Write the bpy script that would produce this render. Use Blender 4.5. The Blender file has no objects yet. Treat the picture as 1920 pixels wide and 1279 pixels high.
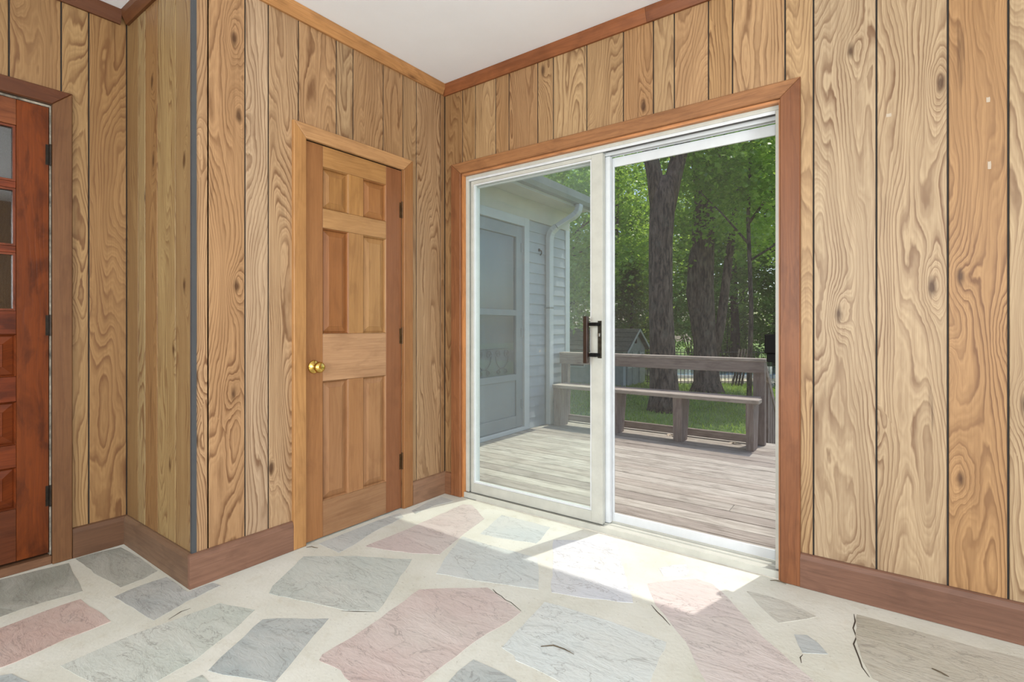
import bpy, bmesh, math, random
import numpy as np
from mathutils import Vector, Matrix

scene = bpy.context.scene
COL = scene.collection
R = math.radians
random.seed(7)
rng = np.random.default_rng(11)

# ------------------------------------------------------------------ camera, sky, sun, added fill light, exposure
cam_d = bpy.data.cameras.new('camera')
cam_d.lens = 17.9625; cam_d.sensor_width = 36.0; cam_d.shift_y = -0.0138
cam_d.clip_start = 0.02; cam_d.clip_end = 300
cam = bpy.data.objects.new('camera', cam_d); COL.objects.link(cam)
cam.location = (2.317, -2.429, 1.063)
cam.rotation_euler = (R(90), 0, R(36.155))
scene.camera = cam

world = bpy.data.worlds.new('sky'); scene.world = world; world.use_nodes = True
wn = world.node_tree; wn.nodes.clear()
w_out = wn.nodes.new('ShaderNodeOutputWorld'); w_bg = wn.nodes.new('ShaderNodeBackground')
w_sky = wn.nodes.new('ShaderNodeTexSky'); w_sky.sky_type = 'NISHITA'; w_sky.sun_disc = False
w_sky.sun_elevation = R(69.5); w_sky.sun_rotation = R(17); w_sky.dust_density = 2.0; w_sky.ozone_density = 1.0
w_bg.inputs['Strength'].default_value = 0.23
wn.links.new(w_sky.outputs[0], w_bg.inputs[0]); wn.links.new(w_bg.outputs[0], w_out.inputs[0])

SUN_DIR = Vector((-0.161, -0.53, -1.48)).normalized()
sun_d = bpy.data.lights.new('sun', 'SUN'); sun_d.energy = 3.6; sun_d.angle = R(0.6); sun_d.color = (1.0, 0.95, 0.87)
sun = bpy.data.objects.new('sun', sun_d); COL.objects.link(sun)
sun.location = (2, 8, 20); sun.rotation_euler = SUN_DIR.to_track_quat('-Z', 'Y').to_euler()

def area(name, loc, look, sx, sy, energy, color=(1, 1, 1)):
    d = bpy.data.lights.new(name, 'AREA'); d.shape = 'RECTANGLE'; d.size = sx; d.size_y = sy; d.energy = energy; d.color = color
    o = bpy.data.objects.new(name, d); COL.objects.link(o); o.location = loc
    o.rotation_euler = (Vector(look) - Vector(loc)).to_track_quat('-Z', 'Z').to_euler()
    return o
# added fill lamps behind the viewer, set at two made-up windows (built below)
area('fill_light_rear', (1.95, -4.98, 1.45), (1.95, 0, 1.35), 2.7, 1.7, 120, (0.93, 0.97, 1.0))
area('fill_light_right', (4.88, -3.0, 1.45), (0, -3.0, 1.35), 2.1, 1.7, 135, (0.93, 0.97, 1.0))

scene.view_settings.view_transform = 'Standard'; scene.view_settings.look = 'None'
scene.view_settings.gamma = 1.0; scene.view_settings.use_curve_mapping = False
scene.view_settings.exposure = 0.22

# ------------------------------------------------------------------ helpers
def lin(c):
    f = lambda v: v / 12.92 if v <= 0.04045 else ((v + 0.055) / 1.055) ** 2.4
    return tuple(f(v / 255.0) for v in c)
def rgba(c): return (*lin(c), 1.0)
def soft(c, k=0.16, g=0.93):
    m = sum(c) / 3.0
    return tuple((v + (m - v) * k) * g for v in c)

def props(o, label=None, cat=None, group=None, kind=None):
    if label: o['label'] = label
    if cat: o['category'] = cat
    if group: o['group'] = group
    if kind: o['kind'] = kind
    return o

def origin_of(parent):
    v = Vector((0, 0, 0))
    while parent is not None:
        v = v + Vector(parent.location); parent = parent.parent
    return v

def empty(name, loc=(0, 0, 0), parent=None):
    o = bpy.data.objects.new(name, None); COL.objects.link(o)
    o.empty_display_size = 0.1
    if parent is not None: o.parent = parent; o.location = Vector(loc) - origin_of(parent)
    else: o.location = loc
    return o

def link_mesh(name, me, mat, parent=None, color=None, smooth=False):
    """mesh given in world coordinates; made local to its parent's origin"""
    o = bpy.data.objects.new(name, me); COL.objects.link(o)
    if parent is not None:
        o.parent = parent
        off = origin_of(parent)
        if off.length > 0: me.transform(Matrix.Translation(-off))
    if mat is not None: me.materials.append(mat)
    if color is not None: o.color = (*color, 1.0)
    if smooth:
        for p in me.polygons: p.use_smooth = True
    return o

def bm_obj(name, bm, mat, parent=None, color=None, smooth=False):
    bmesh.ops.recalc_face_normals(bm, faces=bm.faces[:])
    me = bpy.data.meshes.new(name); bm.to_mesh(me); bm.free()
    return link_mesh(name, me, mat, parent, color, smooth)

def add_box(bm, lo, hi, bev=0.0):
    x0, y0, z0 = lo; x1, y1, z1 = hi
    x0, x1 = min(x0, x1), max(x0, x1); y0, y1 = min(y0, y1), max(y0, y1); z0, z1 = min(z0, z1), max(z0, z1)
    v = [bm.verts.new(p) for p in ((x0, y0, z0), (x1, y0, z0), (x1, y1, z0), (x0, y1, z0), (x0, y0, z1), (x1, y0, z1), (x1, y1, z1), (x0, y1, z1))]
    fs = [bm.faces.new([v[i] for i in f]) for f in ((0, 3, 2, 1), (4, 5, 6, 7), (0, 1, 5, 4), (1, 2, 6, 5), (2, 3, 7, 6), (3, 0, 4, 7))]
    if bev > 0:
        es = set(e for f in fs for e in f.edges)
        bmesh.ops.bevel(bm, geom=list(es), offset=bev, segments=1, profile=0.5, affect='EDGES')

def box(name, lo, hi, mat, parent=None, bev=0.0, color=None):
    bm = bmesh.new(); add_box(bm, lo, hi, bev)
    return bm_obj(name, bm, mat, parent, color)

def boxes(name, lst, mat, parent=None, bev=0.0, color=None):
    bm = bmesh.new()
    for lo, hi in lst: add_box(bm, lo, hi, bev)
    return bm_obj(name, bm, mat, parent, color)

def add_prism(bm, pts, vec):
    vec = Vector(vec)
    a = [bm.verts.new(Vector(p)) for p in pts]; b = [bm.verts.new(Vector(p) + vec) for p in pts]
    n = len(pts)
    bm.faces.new(a); fb = bm.faces.new(list(reversed(b)))
    for i in range(n): bm.faces.new((a[i], b[i], b[(i + 1) % n], a[(i + 1) % n]))
    return fb

def prism(name, pts, vec, mat, parent=None, bev=0.0, color=None):
    """extrude polygon by vec; bev softens the far face"""
    bm = bmesh.new(); f = add_prism(bm, pts, vec)
    if bev > 0:
        bmesh.ops.bevel(bm, geom=list(f.edges), offset=bev, segments=1, profile=0.5, affect='EDGES')
    return bm_obj(name, bm, mat, parent, color)

def add_tube(bm, pts, rad, sides=10, cap=True):
    pts = [Vector(p) for p in pts]; n = len(pts)
    if not hasattr(rad, '__len__'): rad = [rad] * n
    prev = None; rings = []
    for i in range(n):
        t = (pts[min(i + 1, n - 1)] - pts[max(i - 1, 0)]).normalized()
        ref = prev if prev is not None else (Vector((1, 0, 0)) if abs(t.x) < 0.8 else Vector((0, 1, 0)))
        u = (ref - t * ref.dot(t)).normalized(); w = t.cross(u); prev = u
        rings.append([bm.verts.new(pts[i] + (u * math.cos(2 * math.pi * k / sides) + w * math.sin(2 * math.pi * k / sides)) * rad[i]) for k in range(sides)])
    for i in range(n - 1):
        for k in range(sides):
            bm.faces.new((rings[i][k], rings[i][(k + 1) % sides], rings[i + 1][(k + 1) % sides], rings[i + 1][k]))
    if cap:
        bm.faces.new(list(reversed(rings[0]))); bm.faces.new(rings[-1])

def tube(name, pts, rad, mat, parent=None, sides=10, smooth=True, color=None):
    bm = bmesh.new(); add_tube(bm, pts, rad, sides)
    return bm_obj(name, bm, mat, parent, color, smooth)

def lathe(name, base, axis, prof, mat, parent=None, sides=28):
    """prof: (distance along axis, radius)"""
    ax = Vector(axis).normalized(); b = Vector(base)
    ref = Vector((0, 0, 1)) if abs(ax.z) < 0.8 else Vector((1, 0, 0))
    u = (ref - ax * ref.dot(ax)).normalized(); w = ax.cross(u)
    bm = bmesh.new(); rings = []
    for d, r in prof:
        rings.append([bm.verts.new(b + ax * d + (u * math.cos(2 * math.pi * k / sides) + w * math.sin(2 * math.pi * k / sides)) * max(r, 1e-4)) for k in range(sides)])
    for i in range(len(rings) - 1):
        for k in range(sides): bm.faces.new((rings[i][k], rings[i][(k + 1) % sides], rings[i + 1][(k + 1) % sides], rings[i + 1][k]))
    bm.faces.new(list(reversed(rings[0]))); bm.faces.new(rings[-1])
    return bm_obj(name, bm, mat, parent, None, True)

# ------------------------------------------------------------------ materials
class NT:
    def __init__(s, name):
        s.m = bpy.data.materials.new(name); s.m.use_nodes = True; s.t = s.m.node_tree; s.t.nodes.clear()
        s.out = s.t.nodes.new('ShaderNodeOutputMaterial')
    def n(s, typ, ins=None, **kw):
        nd = s.t.nodes.new(typ)
        for k, v in kw.items(): setattr(nd, k, v)
        for k, v in (ins or {}).items(): s.set(nd.inputs[k], v)
        return nd
    def set(s, inp, v):
        if isinstance(v, bpy.types.NodeSocket): s.t.links.new(v, inp)
        elif isinstance(v, bpy.types.Node): s.t.links.new(v.outputs[0], inp)
        else: inp.default_value = v
    def math(s, op, a, b=0.0, c=None):
        nd = s.t.nodes.new('ShaderNodeMath'); nd.operation = op
        s.set(nd.inputs[0], a); s.set(nd.inputs[1], b)
        if c is not None: s.set(nd.inputs[2], c)
        return nd.outputs[0]
    def mix(s, f, a, b, blend='MIX'):
        nd = s.t.nodes.new('ShaderNodeMix'); nd.data_type = 'RGBA'; nd.blend_type = blend
        s.set(nd.inputs[0], f); s.set(nd.inputs[6], a); s.set(nd.inputs[7], b)
        return nd.outputs[2]
    def ramp(s, f, stops):
        nd = s.t.nodes.new('ShaderNodeValToRGB'); cr = nd.color_ramp
        while len(cr.elements) < len(stops): cr.elements.new(0.5)
        for e, (p, c) in zip(cr.elements, stops):
            e.position = p; e.color = c if len(c) == 4 else (*c, 1)
        s.set(nd.inputs[0], f); return nd.outputs[0]
    def rmp(s, f, a, b, c=0.0, d=1.0):
        nd = s.t.nodes.new('ShaderNodeMapRange'); s.set(nd.inputs[0], f)
        for i, v in zip((1, 2, 3, 4), (a, b, c, d)): s.set(nd.inputs[i], v)
        return nd.outputs[0]
    def noise(s, vec, scale, detail=2.0, rough=0.5, dist=0.0):
        nd = s.n('ShaderNodeTexNoise', {'Vector': vec, 'Scale': scale, 'Detail': detail, 'Roughness': rough, 'Distortion': dist})
        return nd.outputs[0]
    def bsdf(s, color, rough=0.5, bump=None, bstr=0.2, bdist=0.01, **ins):
        p = s.n('ShaderNodeBsdfPrincipled'); s.set(p.inputs['Base Color'], color); s.set(p.inputs['Roughness'], rough)
        for k, v in ins.items(): s.set(p.inputs[k.replace('_', ' ')], v)
        if bump is not None:
            b = s.n('ShaderNodeBump', {'Height': bump, 'Strength': bstr, 'Distance': bdist}); s.t.links.new(b.outputs[0], p.inputs['Normal'])
        s.t.links.new(p.outputs[0], s.out.inputs[0]); return p
    def surface(s, sock): s.t.links.new(sock, s.out.inputs[0])

def plain(name, c, rough=0.5, metal=0.0, var=0.06, scale=8.0, bstr=0.05, **ins):
    t = NT(name); co = t.n('ShaderNodeTexCoord').outputs['Object']
    n = t.noise(co, scale, 4.0, 0.6)
    base = rgba(c)
    dk = tuple(v * (1 - var * 2) for v in base[:3]) + (1,); lt = tuple(min(1, v * (1 + var)) for v in base[:3]) + (1,)
    t.bsdf(t.ramp(n, [(0.3, dk), (0.7, lt)]), rough, n, bstr, 0.01, Metallic=metal, **ins)
    return t.m

def grain_vec(t, axis):
    """(across, 0, along) coordinates + a per-piece random shift"""
    co = t.n('ShaderNodeTexCoord').outputs['Object']
    sp = t.n('ShaderNodeSeparateXYZ', {0: co}).outputs
    oth = [i for i in range(3) if i != axis]
    u = t.math('ADD', sp[oth[0]], sp[oth[1]])
    w = sp[axis]
    rnd = t.n('ShaderNodeObjectInfo').outputs['Random']
    return u, w, rnd

def wood(name, axis, dark, obj_color=True, base=(190, 140, 90), fig=1.0, ring=29.0, cross=5.0, along=0.8, rough=0.45,
         streak=0.5, knots=1.0, stain=0.25, fine=0.35, spec=0.3, band=0.3, mott=0.0):
    t = NT(name)
    u, w, rnd = grain_vec(t, axis)
    off = t.math('MULTIPLY', rnd, 137.0)
    def vec(a, b, o=0.0):
        return t.n('ShaderNodeCombineXYZ', {0: t.math('MULTIPLY', u, a), 1: t.math('ADD', off, o), 2: t.math('MULTIPLY', w, b)}).outputs[0]
    # knots : sparse stretched cells
    kv = t.n('ShaderNodeCombineXYZ', {0: t.math('ADD', t.math('MULTIPLY', u, 5.2), off), 1: t.math('ADD', t.math('MULTIPLY', w, 2.0), off)}).outputs[0]
    vo = t.n('ShaderNodeTexVoronoi', {'Vector': kv, 'Scale': 1.0, 'Randomness': 0.9}, voronoi_dimensions='2D')
    kw = t.noise(vec(30.0, 14.0, 7.0), 1.0, 2.0, 0.5)
    kd = t.math('ADD', vo.outputs['Distance'], t.math('MULTIPLY', t.math('SUBTRACT', kw, 0.5), 0.10))
    kr = t.n('ShaderNodeSeparateColor', {0: vo.outputs['Color']}).outputs[0]
    kon = t.math('GREATER_THAN', kr, 0.60)
    kbump = t.math('MULTIPLY', t.math('POWER', 2.718, t.math('MULTIPLY', t.math('MULTIPLY', kd, kd), -24.0)), kon)
    # contour field -> growth rings seen as cathedral figures
    wob = t.noise(vec(34.0, 9.0, 11.0), 1.0, 2.0, 0.55)
    f1 = t.noise(vec(cross, along, 0.0), 1.0, 2.0, 0.38)
    fld = t.math('ADD', t.math('ADD', t.math('MULTIPLY', f1, ring), t.math('MULTIPLY', kbump, 4.0 * knots)), t.math('MULTIPLY', wob, 0.8))
    fld = t.math('ADD', fld, t.math('MULTIPLY', u, 38.0))
    saw = t.math('FRACT', fld)
    late = t.ramp(saw, [(0.0, (0.05, 0.05, 0.05)), (0.48, (0.12, 0.12, 0.12)), (0.74, (0.9, 0.9, 0.9)), (0.86, (1, 1, 1)), (0.97, (0.05, 0.05, 0.05))])
    saw2 = t.math('FRACT', t.math('MULTIPLY', fld, 3.0))
    late2 = t.ramp(saw2, [(0.0, (0, 0, 0)), (0.6, (0.8, 0.8, 0.8)), (1.0, (0, 0, 0))])
    bnd = t.math('SINE', t.math('MULTIPLY', fld, 1.15))
    patchy = t.noise(vec(8.0, 1.6, 21.0), 1.0, 3.0, 0.6)
    late = t.math('MULTIPLY', late, t.rmp(patchy, 0.30, 0.64, 0.12, 1.0))
    fib = t.noise(vec(330.0, 7.0, 31.0), 1.0, 2.0, 0.65)
    fib2 = t.noise(vec(75.0, 2.2, 41.0), 1.0, 3.0, 0.65)
    st = t.noise(vec(30.0, 2.2, 51.0), 1.0, 3.0, 0.6)
    streaks = t.rmp(st, 0.66, 0.78, 0.0, streak)
    tone = t.noise(vec(4.0, 1.1, 61.0), 1.0, 3.0, 0.55)
    basec = t.n('ShaderNodeObjectInfo').outputs['Color'] if obj_color else rgba(base)
    dk = rgba(dark)
    lt = t.mix(1.0, basec, (1.16, 1.17, 1.19, 1), 'MULTIPLY')
    c = t.mix(t.rmp(tone, 0.35, 0.68, 0.0, stain), basec, t.mix(0.5, basec, dk))
    c = t.mix(t.rmp(bnd, -1.0, 1.0, 0.0, band), c, lt)
    c = t.mix(t.math('MULTIPLY', late, 0.88 * fig), c, dk)
    c = t.mix(t.math('MULTIPLY', late2, 0.28 * fig), c, dk)
    c = t.mix(t.rmp(fib, 0.38, 0.72, 0.0, fine), c, t.mix(0.6, basec, dk))
    c = t.mix(t.rmp(fib2, 0.46, 0.72, 0.0, fine), c, t.mix(0.7, basec, dk))
    if mott > 0:
        m1 = t.noise(vec(14.0, 5.0, 71.0), 1.0, 4.0, 0.6, 0.6)
        c = t.mix(t.rmp(m1, 0.48, 0.66, 0.0, mott), c, tuple(v * 0.7 for v in dk[:3]) + (1,))
    c = t.mix(streaks, c, tuple(v * 0.5 for v in dk[:3]) + (1,))
    core = t.math('MULTIPLY', t.rmp(kd, 0.02, 0.085, 0.85 * knots, 0.0), kon)
    c = t.mix(core, c, tuple(v * 0.45 for v in dk[:3]) + (1,))
    h = t.math('ADD', t.math('MULTIPLY', late, -0.5), t.math('MULTIPLY', fib, 0.6))
    t.bsdf(c, rough, h, 0.12, 0.002, Specular_IOR_Level=spec)
    return t.m

M = {}
PANEL_DK = (92, 56, 30)
M['panel'] = wood('wood_panelling', 2, PANEL_DK, fig=1.0, stain=0.4, fine=0.4, streak=0.6, band=0.45)
for ax, k in ((0, 'x'), (1, 'y'), (2, 'z')):
    M['trim_' + k] = wood('stained_trim_' + k, ax, (70, 34, 18), fig=0.30, ring=8.0, cross=9.0, along=1.2, rough=0.42, streak=0.4, knots=0.5, stain=0.5, fine=0.4, band=0.2, mott=0.25)
    M['base_' + k] = wood('baseboard_' + k, ax, (60, 38, 28), fig=0.2, ring=6.0, cross=9.0, along=1.2, rough=0.55, streak=0.2, knots=0.2, stain=0.5, fine=0.35, band=0.1, mott=0.25)
    M['door_' + k] = wood('door_wood_' + k, ax, (100, 56, 28), fig=0.22, ring=8.0, cross=8.0, along=1.0, rough=0.42, streak=0.1, knots=0.1, stain=0.4, fine=0.35, band=0.2, mott=0.2)
    M['red_' + k] = wood('red_stained_wood_' + k, ax, (46, 18, 10), fig=0.28, ring=8.0, cross=9.0, along=1.2, rough=0.32, streak=0.5, knots=0.2, stain=0.6, fine=0.35, spec=0.2, band=0.2, mott=0.55)
    M['grey_' + k] = wood('weathered_deck_wood_' + k, ax, (84, 68, 56), fig=0.4, ring=14.0, cross=14.0, along=0.6, rough=0.85, streak=0.4, knots=0.5, stain=0.4, fine=0.7, spec=0.15, band=0.4, mott=0.3)

M['groove'] = plain('dark_groove', (38, 34, 30), 0.8)
M['strip'] = plain('dark_corner_strip', (66, 68, 70), 0.45)
M['ceiling'] = plain('ceiling_paint', (236, 238, 242), 0.85, var=0.015, scale=3.0)
M['alu'] = plain('painted_aluminium', (186, 186, 176), 0.38, var=0.05, scale=14.0)
M['alu_white'] = plain('white_aluminium', (208, 211, 212), 0.35, var=0.03, scale=14.0)
M['track'] = plain('dark_track', (70, 68, 64), 0.5)
M['brass'] = plain('polished_brass', (212, 176, 92), 0.2, 1.0, var=0.05, scale=30)
M['hinge'] = plain('aged_hinge_metal', (92, 66, 40), 0.4, 0.7, var=0.2, scale=60)
M['hinge_dark'] = plain('dark_hinge_metal', (48, 42, 36), 0.35, 0.8, var=0.2, scale=60)
M['black'] = plain('black_plastic', (18, 16, 15), 0.6, Specular_IOR_Level=0.12)
M['grip'] = plain('dark_brown_grip', (46, 28, 18), 0.35, var=0.2, scale=20)
M['pewter'] = plain('bronze_plate', (74, 70, 60), 0.3, 0.7, var=0.25, scale=50)
M['silver'] = plain('latch_steel', (150, 150, 146), 0.25, 0.9)
M['white_trim'] = plain('white_painted_wood', (188, 193, 196), 0.55, var=0.03, scale=5.0)
M['soffit'] = plain('white_soffit', (190, 188, 178), 0.65, var=0.03, scale=4.0)
M['clap'] = plain('pale_grey_siding', (158, 164, 170), 0.6, var=0.04, scale=6.0)
M['gutter'] = plain('grey_gutter', (134, 138, 138), 0.5, var=0.06, scale=5.0)
M['shingle'] = plain('grey_roof_shingle', (110, 108, 104), 0.9, var=0.2, scale=20)
M['storm'] = plain('grey_storm_door', (128, 136, 140), 0.45, var=0.03)
M['iron'] = plain('black_iron', (26, 26, 28), 0.5)
M['scroll'] = plain('grey_scroll_iron', (54, 58, 62), 0.5)
M['tape'] = plain('tape_residue', (176, 160, 140), 0.6)
M['crack'] = plain('crack_dark', (66, 56, 46), 0.9)
M['debris'] = plain('dry_debris', (92, 80, 62), 0.9, var=0.2, scale=40)
M['weather'] = plain('weatherstrip', (150, 140, 124), 0.7, var=0.35, scale=30)

def glass(name, tint, haze, haze_c, ior=1.5):
    t = NT(name)
    tr = t.n('ShaderNodeBsdfTransparent', {0: (*tint, 1)})
    gl = t.n('ShaderNodeBsdfGlossy', {0: (1, 1, 1, 1), 1: 0.02})
    df = t.n('ShaderNodeBsdfDiffuse', {0: (*haze_c, 1)})
    co = t.n('ShaderNodeTexCoord').outputs['Object']
    hz = t.rmp(t.noise(co, 2.5, 4.0, 0.6), 0.3, 0.75, haze * 0.7, haze * 1.25)
    a = t.n('ShaderNodeMixShader', {0: hz, 1: tr.outputs[0], 2: df.outputs[0]})
    fc = t.n('ShaderNodeLayerWeight', {0: 0.5}).outputs['Facing']
    f0 = ((ior - 1) / (ior + 1)) ** 2
    fr = t.math('ADD', t.math('MULTIPLY', t.math('POWER', fc, 5.0), 0.8), f0)
    b = t.n('ShaderNodeMixShader', {0: fr, 1: a.outputs[0], 2: gl.outputs[0]})
    t.surface(b.outputs[0]); return t.m
M['glass'] = glass('dusty_glass', (0.955, 0.975, 0.96), 0.045, (0.50, 0.54, 0.55), 1.3)
M['glass_dark'] = glass('door_glass', (0.75, 0.76, 0.76), 0.02, (0.4, 0.4, 0.4), 1.9)
M['glass_storm'] = glass('storm_door_glass', (0.80, 0.84, 0.85), 0.10, (0.5, 0.54, 0.56))
M['glass_plain'] = glass('window_glass', (0.95, 0.96, 0.96), 0.0, (0.5, 0.5, 0.5))

def screen_mat():
    t = NT('insect_screen')
    tr = t.n('ShaderNodeBsdfTransparent', {0: (0.94, 0.94, 0.94, 1)})
    df = t.n('ShaderNodeBsdfDiffuse', {0: (0.11, 0.095, 0.088, 1)})
    co = t.n('ShaderNodeTexCoord').outputs['Object']
    hz = t.rmp(t.noise(co, 2.0, 3.0, 0.5), 0.3, 0.7, 0.22, 0.29)
    a = t.n('ShaderNodeMixShader', {0: hz, 1: tr.outputs[0], 2: df.outputs[0]})
    t.surface(a.outputs[0]); return t.m
M['screen'] = screen_mat()

def stone_mat():
    t = NT('flagstone')
    co = t.n('ShaderNodeTexCoord').outputs['Object']
    rnd = t.n('ShaderNodeObjectInfo')
    mp = t.n('ShaderNodeMapping', {'Vector': co, 'Scale': (1.0, 2.6, 1.0)})
    t.set(mp.inputs['Rotation'], t.n('ShaderNodeCombineXYZ', {2: t.math('MULTIPLY', rnd.outputs['Random'], 6.28)}).outputs[0])
    t.set(mp.inputs['Location'], t.n('ShaderNodeCombineXYZ', {0: t.math('MULTIPLY', rnd.outputs['Random'], 40.0)}).outputs[0])
    v = mp.outputs[0]
    n1 = t.noise(v, 3.2, 5.0, 0.6, 0.8)
    n2 = t.noise(v, 16.0, 5.0, 0.65, 1.2)
    n3 = t.noise(co, 2.2, 3.0, 0.5)
    # cleft ridges
    rid = t.math('ABSOLUTE', t.math('SUBTRACT', n1, 0.5))
    base = rnd.outputs['Color']
    n4 = t.noise(v, 60.0, 4.0, 0.7, 0.5)
    c = t.mix(t.rmp(n3, 0.35, 0.72, 0.0, 0.55), base, (0.60, 0.59, 0.54, 1))
    c = t.mix(t.rmp(n2, 0.52, 0.70, 0.0, 0.36), c, t.mix(0.55, base, (0.10, 0.11, 0.11, 1)))
    c = t.mix(t.rmp(n4, 0.54, 0.70, 0.0, 0.25), c, t.mix(0.5, base, (0.12, 0.12, 0.12, 1)))
    c = t.mix(t.rmp(n1, 0.50, 0.68, 0.0, 0.5), c, t.mix(0.4, base, (0.75, 0.73, 0.68, 1)))
    c = t.mix(t.rmp(rid, 0.0, 0.010, 0.45, 0.0), c, (0.16, 0.14, 0.13, 1))
    h = t.math('ADD', t.math('MULTIPLY', n1, 1.4), t.math('MULTIPLY', n2, 0.5))
    t.bsdf(c, 0.5, h, 0.45, 0.010, Specular_IOR_Level=0.35)
    return t.m
M['stone'] = stone_mat()

def mortar_mat():
    t = NT('floor_mortar')
    co = t.n('ShaderNodeTexCoord').outputs['Object']
    n1 = t.noise(co, 1.6, 4.0, 0.6); n2 = t.noise(co, 14.0, 5.0, 0.65); n3 = t.noise(co, 90.0, 2.0, 0.5)
    c = t.ramp(n1, [(0.3, rgba((192, 191, 177))), (0.7, rgba((216, 216, 207)))])
    c = t.mix(t.rmp(n2, 0.55, 0.75, 0.0, 0.35), c, rgba((176, 168, 146)))
    c = t.mix(t.rmp(n3, 0.68, 0.75, 0.0, 0.4), c, rgba((150, 144, 130)))
    t.bsdf(c, 0.55, t.math('ADD', n2, t.math('MULTIPLY', n3, 0.3)), 0.25, 0.008, Specular_IOR_Level=0.3)
    return t.m
M['mortar'] = mortar_mat()

def leaf_mat(name, c1, c2, c3):
    t = NT(name)
    isl = t.n('ShaderNodeNewGeometry').outputs['Random Per Island']
    co = t.n('ShaderNodeTexCoord').outputs['Object']
    n = t.noise(co, 0.5, 2.0, 0.5)
    c = t.ramp(t.math('ADD', t.math('MULTIPLY', isl, 0.6), t.math('MULTIPLY', n, 0.45)), [(0.15, rgba(c1)), (0.5, rgba(c2)), (0.95, rgba(c3))])
    d = t.n('ShaderNodeBsdfDiffuse', {0: c}); tl = t.n('ShaderNodeBsdfTranslucent', {0: t.mix(0.5, c, (0.62, 0.82, 0.10, 1))})
    g = t.n('ShaderNodeBsdfGlossy', {0: (1, 1, 1, 1), 1: 0.4})
    a = t.n('ShaderNodeMixShader', {0: 0.58, 1: d.outputs[0], 2: tl.outputs[0]})
    b = t.n('ShaderNodeMixShader', {0: 0.05, 1: a.outputs[0], 2: g.outputs[0]})
    t.surface(b.outputs[0]); return t.m
M['leaf_a'] = leaf_mat('maple_leaves', (84, 130, 42), (138, 184, 58), (204, 226, 110))
M['leaf_b'] = leaf_mat('forest_leaves', (72, 118, 52), (120, 170, 74), (186, 214, 124))
M['leaf_c'] = leaf_mat('conifer_needles', (44, 70, 34), (74, 104, 46), (112, 140, 70))
M['grass'] = leaf_mat('grass_blades', (62, 96, 32), (96, 136, 46), (140, 172, 70))

def bark_mat(name, c1, c2):
    t = NT(name)
    co = t.n('ShaderNodeTexCoord').outputs['Object']
    mp = t.n('ShaderNodeMapping', {'Vector': co, 'Scale': (14.0, 14.0, 3.0)}).outputs[0]
    n1 = t.noise(mp, 1.2, 6.0, 0.7, 0.6); n2 = t.noise(co, 3.0, 3.0, 0.5)
    c = t.ramp(n1, [(0.40, rgba(c1)), (0.62, rgba(c2))])
    c = t.mix(t.rmp(n2, 0.55, 0.7, 0.0, 0.4), c, rgba((128, 122, 108)))
    t.bsdf(c, 0.9, n1, 0.9, 0.06); return t.m
M['bark'] = bark_mat('maple_bark', (44, 34, 28), (132, 112, 98))
M['bark2'] = bark_mat('forest_bark', (40, 34, 28), (92, 82, 70))

def lawn_mat():
    t = NT('lawn')
    co = t.n('ShaderNodeTexCoord').outputs['Object']
    n1 = t.noise(co, 0.8, 4.0, 0.6); n2 = t.noise(co, 18.0, 4.0, 0.65)
    c = t.ramp(n1, [(0.3, rgba((86, 116, 44))), (0.7, rgba((124, 150, 66)))])
    c = t.mix(t.rmp(n2, 0.45, 0.75, 0.0, 0.5), c, rgba((84, 84, 46)))
    t.bsdf(c, 0.9, n2, 0.6, 0.05); return t.m
M['lawn'] = lawn_mat()

def water_mat():
    t = NT('pool_water')
    co = t.n('ShaderNodeTexCoord').outputs['Object']
    n = t.noise(co, 3.0, 3.0, 0.5)
    t.bsdf(t.ramp(n, [(0.35, rgba((72, 128, 180))), (0.7, rgba((150, 190, 220)))]), 0.12, n, 0.3, 0.05); return t.m
M['water'] = water_mat()

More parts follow.
